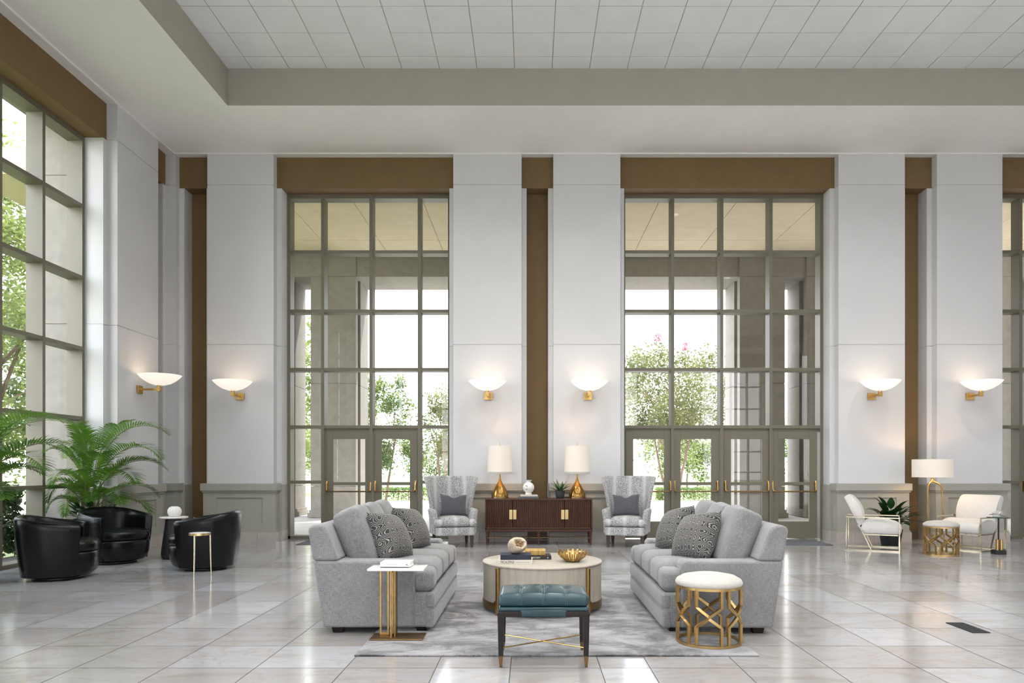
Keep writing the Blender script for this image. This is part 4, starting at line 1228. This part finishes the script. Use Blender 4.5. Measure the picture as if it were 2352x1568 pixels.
# azimuth, start height, length, leaflet length, arch, tilt
frA = [(172, 1.25, 1.30, .30, R(112), 2), (4, 1.20, 1.45, .33, R(122), 4), (-8, 1.05, 1.35, .32, R(118), 16), (186, 1.05, 1.25, .30, R(112), 16), (160, .95, 1.25, .30, R(122), 22),
       (20, .95, 1.15, .30, R(110), 20), (75, 1.25, 1.1, .27, R(74), 2), (-80, 1.1, 1.0, .26, R(72), -4),
       (205, .85, 1.15, .28, R(118), 26), (215, .7, 1.05, .27, R(120), 28), (-25, .85, 1.1, .28, R(112), 24), (-35, .65, 1.0, .26, R(120), 26), (30, .7, 1.0, .27, R(120), 26),
       (178, .75, 1.1, .28, R(126), 30), (225, 1.0, 1.1, .28, R(100), 10), (-50, .95, 1.0, .27, R(96), 8), (-90, .75, .85, .26, R(104), 4), (90, .8, 1.0, .27, R(100), 12), (140, .75, 1.05, .27, R(118), 22), (-125, .7, .9, .26, R(112), 14), (5, .55, .95, .26, R(128), 30), (190, .55, .95, .26, R(128), 30), (-60, .6, .8, .25, R(118), 16), (40, .9, 1.1, .28, R(104), 12), (165, 1.1, 1.2, .29, R(96), 8), (230, .55, .9, .26, R(124), 24)]
palm('bushy green palm behind the middle black tub chair', (-6.60, 10.83, 0), frA, 3)
frB = [(2, 1.2, 1.35, .32, R(104), 8), (22, 1.0, 1.4, .32, R(110), 16), (-14, .95, 1.25, .30, R(112), 20), (40, 1.2, 1.25, .30, R(96), 8), (62, 1.05, 1.3, .30, R(106), 18), (10, .95, .85, .27, R(100), 22),
       (-40, 1.15, 1.15, .28, R(90), 8), (-32, .7, 1.0, .27, R(112), 20), (60, .9, .9, .27, R(100), 16), (85, 1.15, 1.2, .28, R(90), 6), (110, .95, 1.2, .28, R(104), 14), (150, 1.2, 1.1, .28, R(70), 2), (-80, 1.1, 1.1, .28, R(80), 6), (-120, .9, 1.1, .28, R(100), 14), (200, 1., 1., .28, R(70), 2)]
palm('green palm cut by the left edge of the photo', (-6.56, 8.42, 0), frB, 6)

# ------------------------------------------------------------------ outside: portico
po = thing('exterior_portico', 'concrete portico roof outside the back glazing', 'portico', kind='structure')
b = B()
xj = [-11, -9.6, -8.1, -6.65, -5.2, -3.77, -2.28, -.7, .95, 2.74, 4.4, 6.12, 7.7, 9.3, 10.9, 12.5, 14.1, 16, 18]
yj = [13.82, 17.9, 19.32]
for xa, xb in zip(xj, xj[1:]):
    for ya, yb in zip(yj, yj[1:]): b.box(xa + .007, xb - .007, ya + .007, yb - .007, 7.0, 7.1)
b.box(-11, 18, 13.8, 20.7, 7.02, 7.5); b.build('ceiling_slabs', 'concretewarm', po, smooth=0)
b = B(); b.box(-11, 18, 19.3, 20.75, 6.46, 7.9); b.build('edge_beam', 'concrete', po, smooth=0)
P_OUT = [(-9.6, -8.3), (-7.72, -6.48)] + P_BACK + [(13.7, 14.9)]
for i, (a, c) in enumerate(P_OUT):
    p = thing('portico_pillar', 'square concrete portico pillar outside, number %d from the left' % (i + 1) if False else ['outermost left', 'second from left', 'left of the left doors', 'behind the left console pier', 'behind the right console pier', 'right of the wide doors', 'behind the far right sconce', 'beyond the far right window', 'outermost right'][i] + ' square concrete portico pillar outside', 'pillar', ((a + c) / 2, 19.97, 0), kind='structure')
    w = (c - a) / 2; b = B()
    for z0, z1 in ((.12, .83), (.84, J1 - .005), (J1 + .005, 6.455), (6.465, 7.0)):
        b.box(-w, w, -.7, -.48, z0, z1); b.box(-w + .07, w - .07, -.48, -.17, z0, z1); b.box(-w, w, -.17, .75, z0, z1)
    b.box(-w + .09, w - .09, -.68, .7, 0, 7); b.build('shaft', 'concrete', p, smooth=0)
    b = B(); b.box(-w - .07, w + .07, -.77, .82, 0, .12); b.box(-w - .035, w + .035, -.735, .785, .12, .20); b.build('plinth', 'concrete', p, smooth=0)
# engaged outer pier and eave beyond the left window
for y0, y1 in ((11.20, 12.7), (5.8, 7.4)):
    b = B()
    for z0, z1 in ((0, 1.06), (1.07, J1 - .006), (J1 + .006, 5.9), (5.91, 6.9)): b.box(-7.78, -7.215, y0, y1, z0, z1)
    b.box(-7.76, -7.215, y0 + .015, y1 - .015, 0, 6.9); b.build('outer_pier', 'concrete', wl, smooth=0)
b = B(); b.box(-7.78, -7.215, -9, 14, 6.78, 7.6); b.build('outer_eave', 'concrete', wl, smooth=0)
b = B(); b.box(XL - .9, XR + .9, YF - .9, YB + .9, ZC + .3, ZC + .6); o = b.build('roof', 'concrete', smooth=0); struct(o, 'flat roof over the hall', 'roof')

b = B(); b.box(-7.215, 14.48, 13.82, 24., -.25, -.012); o = b.build('outside_pavement', 'paving', smooth=0); struct(o, 'pale paved forecourt outside the glazed doors', 'pavement')
b = B(); b.box(-90, 90, -60, 120, -.5, -.26); o = b.build('outside_lawn', 'lawn', smooth=0); struct(o, 'green lawn around the building', 'lawn')
b = B(); b.box(-60, 60, 24.2, 33., -.30, -.20); o = b.build('outside_road', 'paving', smooth=0); struct(o, 'pale road beyond the forecourt', 'road')
b = B(); b.box(-60, 60, -40., -9.6, -.30, -.20); o = b.build('front_pavement', 'paving', smooth=0); struct(o, 'pale paved ground before the front windows', 'pavement')

b = B(); b.box(15., 40., -9.6, 24.2, -.30, -.20); o = b.build('bounce_pavement', 'paving', smooth=0); struct(o, 'unseen pale ground added beyond the right windows against green bounce', 'pavement')  # unseen paving added over the lawn to cut its green bounce indoors

# ------------------------------------------------------------------ trees
def tree(label, loc, h, cr, cz, leafmat, nleaf, ls, trunks=1, seed=1, name='tree', flowers=0, group='trees outside the windows', flat=1., nclump=26):
    rn = random.Random(seed)
    t = thing(name, label, 'tree', loc, 0, group)
    clumps = []
    for k in range(nclump):
        while True:
            v = Vector((rn.uniform(-1, 1), rn.uniform(-1, 1), rn.uniform(-1, 1)))
            if .3 < v.length < 1: break
        half = (h - cz) / 2
        clumps.append((Vector((v.x * cr, v.y * cr * flat, cz + half + v.z * half)), rn.uniform(.22, .42) * cr))
    b = B()
    for k in range(trunks):
        a = 2 * PI * k / max(1, trunks) + .4; rr = .12 if trunks > 1 else 0
        base = Vector((rr * math.cos(a), rr * math.sin(a), -.25)); sp = .45 * cr if trunks > 1 else .1
        top = Vector((sp * math.cos(a), sp * math.sin(a), cz + (h - cz) * .45))
        r0 = .03 * h / 2 if trunks == 1 else .055
        b.tube([base, base.lerp(top, .35) + Vector((rn.uniform(-.1, .1), rn.uniform(-.1, .1), 0)), base.lerp(top, .7), top], r0, 7, radii=[r0, r0 * .85, r0 * .6, r0 * .35])
        for c, r_ in clumps[k::max(1, trunks)][:9]:
            s = base.lerp(top, rn.uniform(.5, .95)); b.tube([s, s.lerp(c, .5) + Vector((0, 0, .1)), c], .02, 5, radii=[r0 * .38, r0 * .25, r0 * .1])
    b.build('trunk', 'bark', t, smooth=60)
    b = B()
    for k in range(nleaf):
        c, r_ = rn.choice(clumps)
        v = Vector((rn.gauss(0, 1), rn.gauss(0, 1), rn.gauss(0, 1))).normalized() * r_ * rn.uniform(.25, 1.05)
        p = c + v
        d = Vector((rn.gauss(0, 1), rn.gauss(0, 1), rn.gauss(0, .6))).normalized(); e = d.cross(Vector((rn.gauss(0, 1), rn.gauss(0, 1), rn.gauss(0, 1)))).normalized()
        s = ls * rn.uniform(.6, 1.2)
        b.bm.faces.new([b.bm.verts.new(q) for q in (p - d * s, p + e * s * .45, p + d * s, p - e * s * .45)])
    b.build('foliage', leafmat, t, smooth=0)
    for k in range(flowers):
        c, r_ = max(clumps, key=lambda q: q[0].z + rn.uniform(-.6, .6)); b = B()
        for j in range(60):
            p = c + Vector((rn.gauss(0, .07), rn.gauss(0, .07), r_ * .9 + rn.uniform(0, .3)))
            b.lathe([(0, -.025), (.028, 0), (0, .025)], 5, tuple(p))
        b.build('blossom_cluster', 'blossom', t, smooth=180)
    return t
tree('crape myrtle tree with pink blossom seen through the wide window', (5.6, 28., 0), 6.0, 2.35, 1.9, 'leafB', 15000, .078, 5, 11, 'flowering_tree', 2, nclump=60)
tree('small olive green tree just left of the console through the glass', (-3.25, 28., 0), 4.55, 1.35, 1.2, 'leafB', 7000, .07, 3, 5, nclump=30)
tree('pale green tree half hidden behind the left portico pillar', (-5.6, 27., 0), 5.0, 1.35, 1.2, 'leafA', 7000, .075, 2, 8, nclump=30)
tree('tall green tree in the gap between the left portico pillars', (-10.4, 31., 0), 8.5, 2.2, 1., 'leafC', 8000, .11, 1, 9, nclump=34)
rn = random.Random(31)
where = ['behind the left doors', 'behind the left wing chair', 'behind the console', 'behind the right wing chair', 'behind the wide doors', 'beyond the right pillars', 'at the far left', 'at the far right']
for i, (x, y, h, cr) in enumerate([(-11.5, 43, 3.9, 2.5), (-6.8, 52, 4.3, 2.6), (-1.5, 43, 4.4, 2.5), (4.2, 52, 4.1, 2.6), (9.4, 43, 3.7, 2.5), (16.5, 52, 4.9, 3.0), (-20, 52, 6, 3.2), (24, 43, 6, 3.2)]):
    tree('light green tree in the distance ' + where[i], (x, y, 0), h, cr, .5, ('leafC', 'leafA')[i % 2], 6500, .115, 1, 40 + i, nclump=30)
tree('big leafy tree close outside the left window', (-14.2, 19.0, 0), 10.2, 2.7, 1.4, 'leafC', 26000, .085, 1, 61, nclump=70)
tree('big tree further back outside the left window', (-19.5, 25., 0), 11., 3.4, 1., 'leafA', 13000, .13, 1, 62, nclump=50)
tree('leafy tree outside the left window towards the viewer', (-15.5, 13.2, 0), 9.0, 2.6, 1.2, 'leafC', 14000, .09, 1, 63, nclump=50)
def hedge(label, loc, sx, sy, h, n, ls, seed, mat='hedge'):
    rn = random.Random(seed); t = thing('hedge', label, 'hedge', loc, 0, 'hedges outside'); b = B()
    for k in range(n):
        u, v, w = rn.random(), rn.random(), rn.random()
        f = rn.choice((0, 1, 2)); p = Vector(((u - .5) * sx, (v - .5) * sy, w * h))
        if f == 0: p.z = h * (1 - .1 * rn.random() ** 2)
        elif f == 1: p.x = sx / 2 * (1 if rn.random() < .5 else -1) * (1 - .1 * rn.random())
        else: p.y = sy / 2 * (1 if rn.random() < .5 else -1) * (1 - .1 * rn.random())
        p += Vector((rn.gauss(0, .04), rn.gauss(0, .04), rn.gauss(0, .03)))
        d = Vector((rn.gauss(0, 1), rn.gauss(0, 1), rn.gauss(0, 1))).normalized(); e = d.cross(Vector((rn.gauss(0, 1), rn.gauss(0, 1), rn.gauss(0, 1)))).normalized()
        s = ls * rn.uniform(.6, 1.2)
        b.bm.faces.new([b.bm.verts.new(q) for q in (p - d * s, p + e * s * .5, p + d * s, p - e * s * .5)])
    b.build('foliage', mat, t, smooth=0)
    b = B()
    for k in range(8): b.tube([((k / 7 - .5) * sx * .8, (k % 3 - 1) * sy * .2, -.26), ((k / 7 - .5) * sx * .8, (k % 3 - 1) * sy * .25, h * .8)], .02, 5)
    b.build('stems', 'bark', t)
    return t
hedge('dark clipped hedge right outside the left window', (-8.55, 9.9, 0), 1.0, 3.0, 1.02, 9000, .06, 71)
hedge('low green shrub bed across the road behind the left doors', (-5.6, 35., -.2), 5., 1., .5, 4500, .06, 72, 'leafA')
hedge('low green shrub bed across the road behind the wide doors', (8.2, 35., -.2), 4., 1., .5, 4000, .06, 73, 'leafA')
def pole(label, loc, h, r, name, ball):
    t = thing(name, label, 'pole', loc); b = B(); b.tube([(0, 0, -.3), (0, 0, h)], r, 10); b.build('shaft', 'pole', t)
    b = B()
    if ball: b.lathe([(0, h), (.1, h + .05), (.13, h + .13), (.1, h + .21), (0, h + .26)], 16); b.build('finial_ball', 'pole', t)
    else: b.box(-.45, .05, -.08, .08, h - .06, h + .02); b.build('lamp_head', 'pole', t, smooth=0)
pole('white flagpole with a ball finial above the crape myrtle', (5.48, 40., 0), 8.3, .07, 'flagpole', True)
pole('white lamp pole outside, first from the right wing chair', (6.0, 38.5, 0), 3.0, .05, 'lamp_pole', False)
pole('white lamp pole outside, second from the right wing chair', (6.95, 39.5, 0), 3.0, .05, 'lamp_pole', False)

# ------------------------------------------------------------------ recessed ceiling lights
M['lens'] = pbr('lit_lens', (.9, .88, .82), .4, emit=(1., .93, .80), estr=3.)
def make_can():
    t = thing('recessed_downlight', 'round recessed downlight in the tiled ceiling', 'ceiling light', group='recessed downlights in the tiled ceiling')
    b = B(); b.lathe([(.105, 0), (.125, -.004), (.128, -.001), (.128, .004), (.105, .012)], 32); b.build('trim_ring', 'white', t, smooth=50)
    b = B(); b.lathe([(0, .008), (.105, .008), (.105, .02), (0, .02)], 32); b.build('lens', 'lens', t, smooth=50)
    l = bpy.data.lights.new('downlight', 'AREA'); l.shape = 'DISK'; l.size = .2; l.energy = 25; l.color = (1., .985, .955); l.spread = R(136)
    o = bpy.data.objects.new('downlight', l); COL.objects.link(o); o.parent = t; o.location = (0, 0, -.006)
    return t
can0 = None
for ix in range(4):
    for iy in range(6):
        x = -.249 + .5934 * (-3.5 + 5 * ix - (0 if ix else 0)); y = 11.028 - .6035 * (2.5 + 5 * iy)
        if can0 is None: can0 = make_can(); can0.location = (x, y, ZC + .003)
        else: dup(can0, can0['label'], (x, y, ZC + .003))

# ------------------------------------------------------------------ light
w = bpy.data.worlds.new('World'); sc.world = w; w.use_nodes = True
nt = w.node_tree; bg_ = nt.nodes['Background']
tc = N(nt, 'ShaderNodeTexCoord'); sp = N(nt, 'ShaderNodeSeparateXYZ'); L(nt, tc.outputs['Generated'], sp.inputs[0])
gr = ramp(nt, sp.outputs['Z'], [(0., (.98, .98, .98)), (.12, (.90, .94, 1.)), (.5, (.62, .76, 1.)), (1., (.48, .66, 1.))])
nz = N(nt, 'ShaderNodeTexNoise', Scale=2.2, Detail=6., Roughness=.55); L(nt, tc.outputs['Generated'], nz.inputs['Vector'])
cl = ramp(nt, nz.outputs['Fac'], [(.42, (0, 0, 0)), (.62, (1, 1, 1))])
mx = N(nt, 'ShaderNodeMix', data_type='RGBA'); L(nt, cl.outputs['Color'], mx.inputs['Factor']); L(nt, gr.outputs['Color'], mx.inputs[6]); mx.inputs[7].default_value = (1., .99, .97, 1)
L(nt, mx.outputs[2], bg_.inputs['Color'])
L(nt, math_n(nt, 'MULTIPLY_ADD', sp.outputs['X'], -1.9, 2.8), bg_.inputs['Strength'])      # sky brightening added on the left, to lift that dim side of the room
sl = bpy.data.lights.new('sun', 'SUN'); sl.energy = 4.0; sl.angle = R(1.5); sl.color = (1., .95, .86)
so_ = bpy.data.objects.new('sun', sl); COL.objects.link(so_)
so_.rotation_euler = Vector((.30, .46, .95)).to_track_quat('Z', 'Y').to_euler()

# ------------------------------------------------------------------ camera and view
cam = bpy.data.cameras.new('camera'); co = bpy.data.objects.new('camera', cam); COL.objects.link(co)
co.location = (0, 0, 1.365); co.rotation_euler = (R(90), 0, 0)
cam.sensor_fit = 'HORIZONTAL'; cam.sensor_width = 36.; cam.lens = 36. * 1650 / 2352
cam.shift_x = -42 / 2352; cam.shift_y = 287 / 2352; cam.clip_end = 400; cam.clip_start = .05
sc.camera = co
vs_ = sc.view_settings
vs_.view_transform = 'Standard'; vs_.look = 'None'; vs_.gamma = 1; vs_.use_curve_mapping = False; vs_.exposure = 1.14
sc.cycles.max_bounces = 9; sc.cycles.diffuse_bounces = 6; sc.cycles.glossy_bounces = 3; sc.cycles.transparent_max_bounces = 14
sc.cycles.sample_clamp_indirect = 6.; sc.cycles.caustics_reflective = False; sc.cycles.caustics_refractive = False
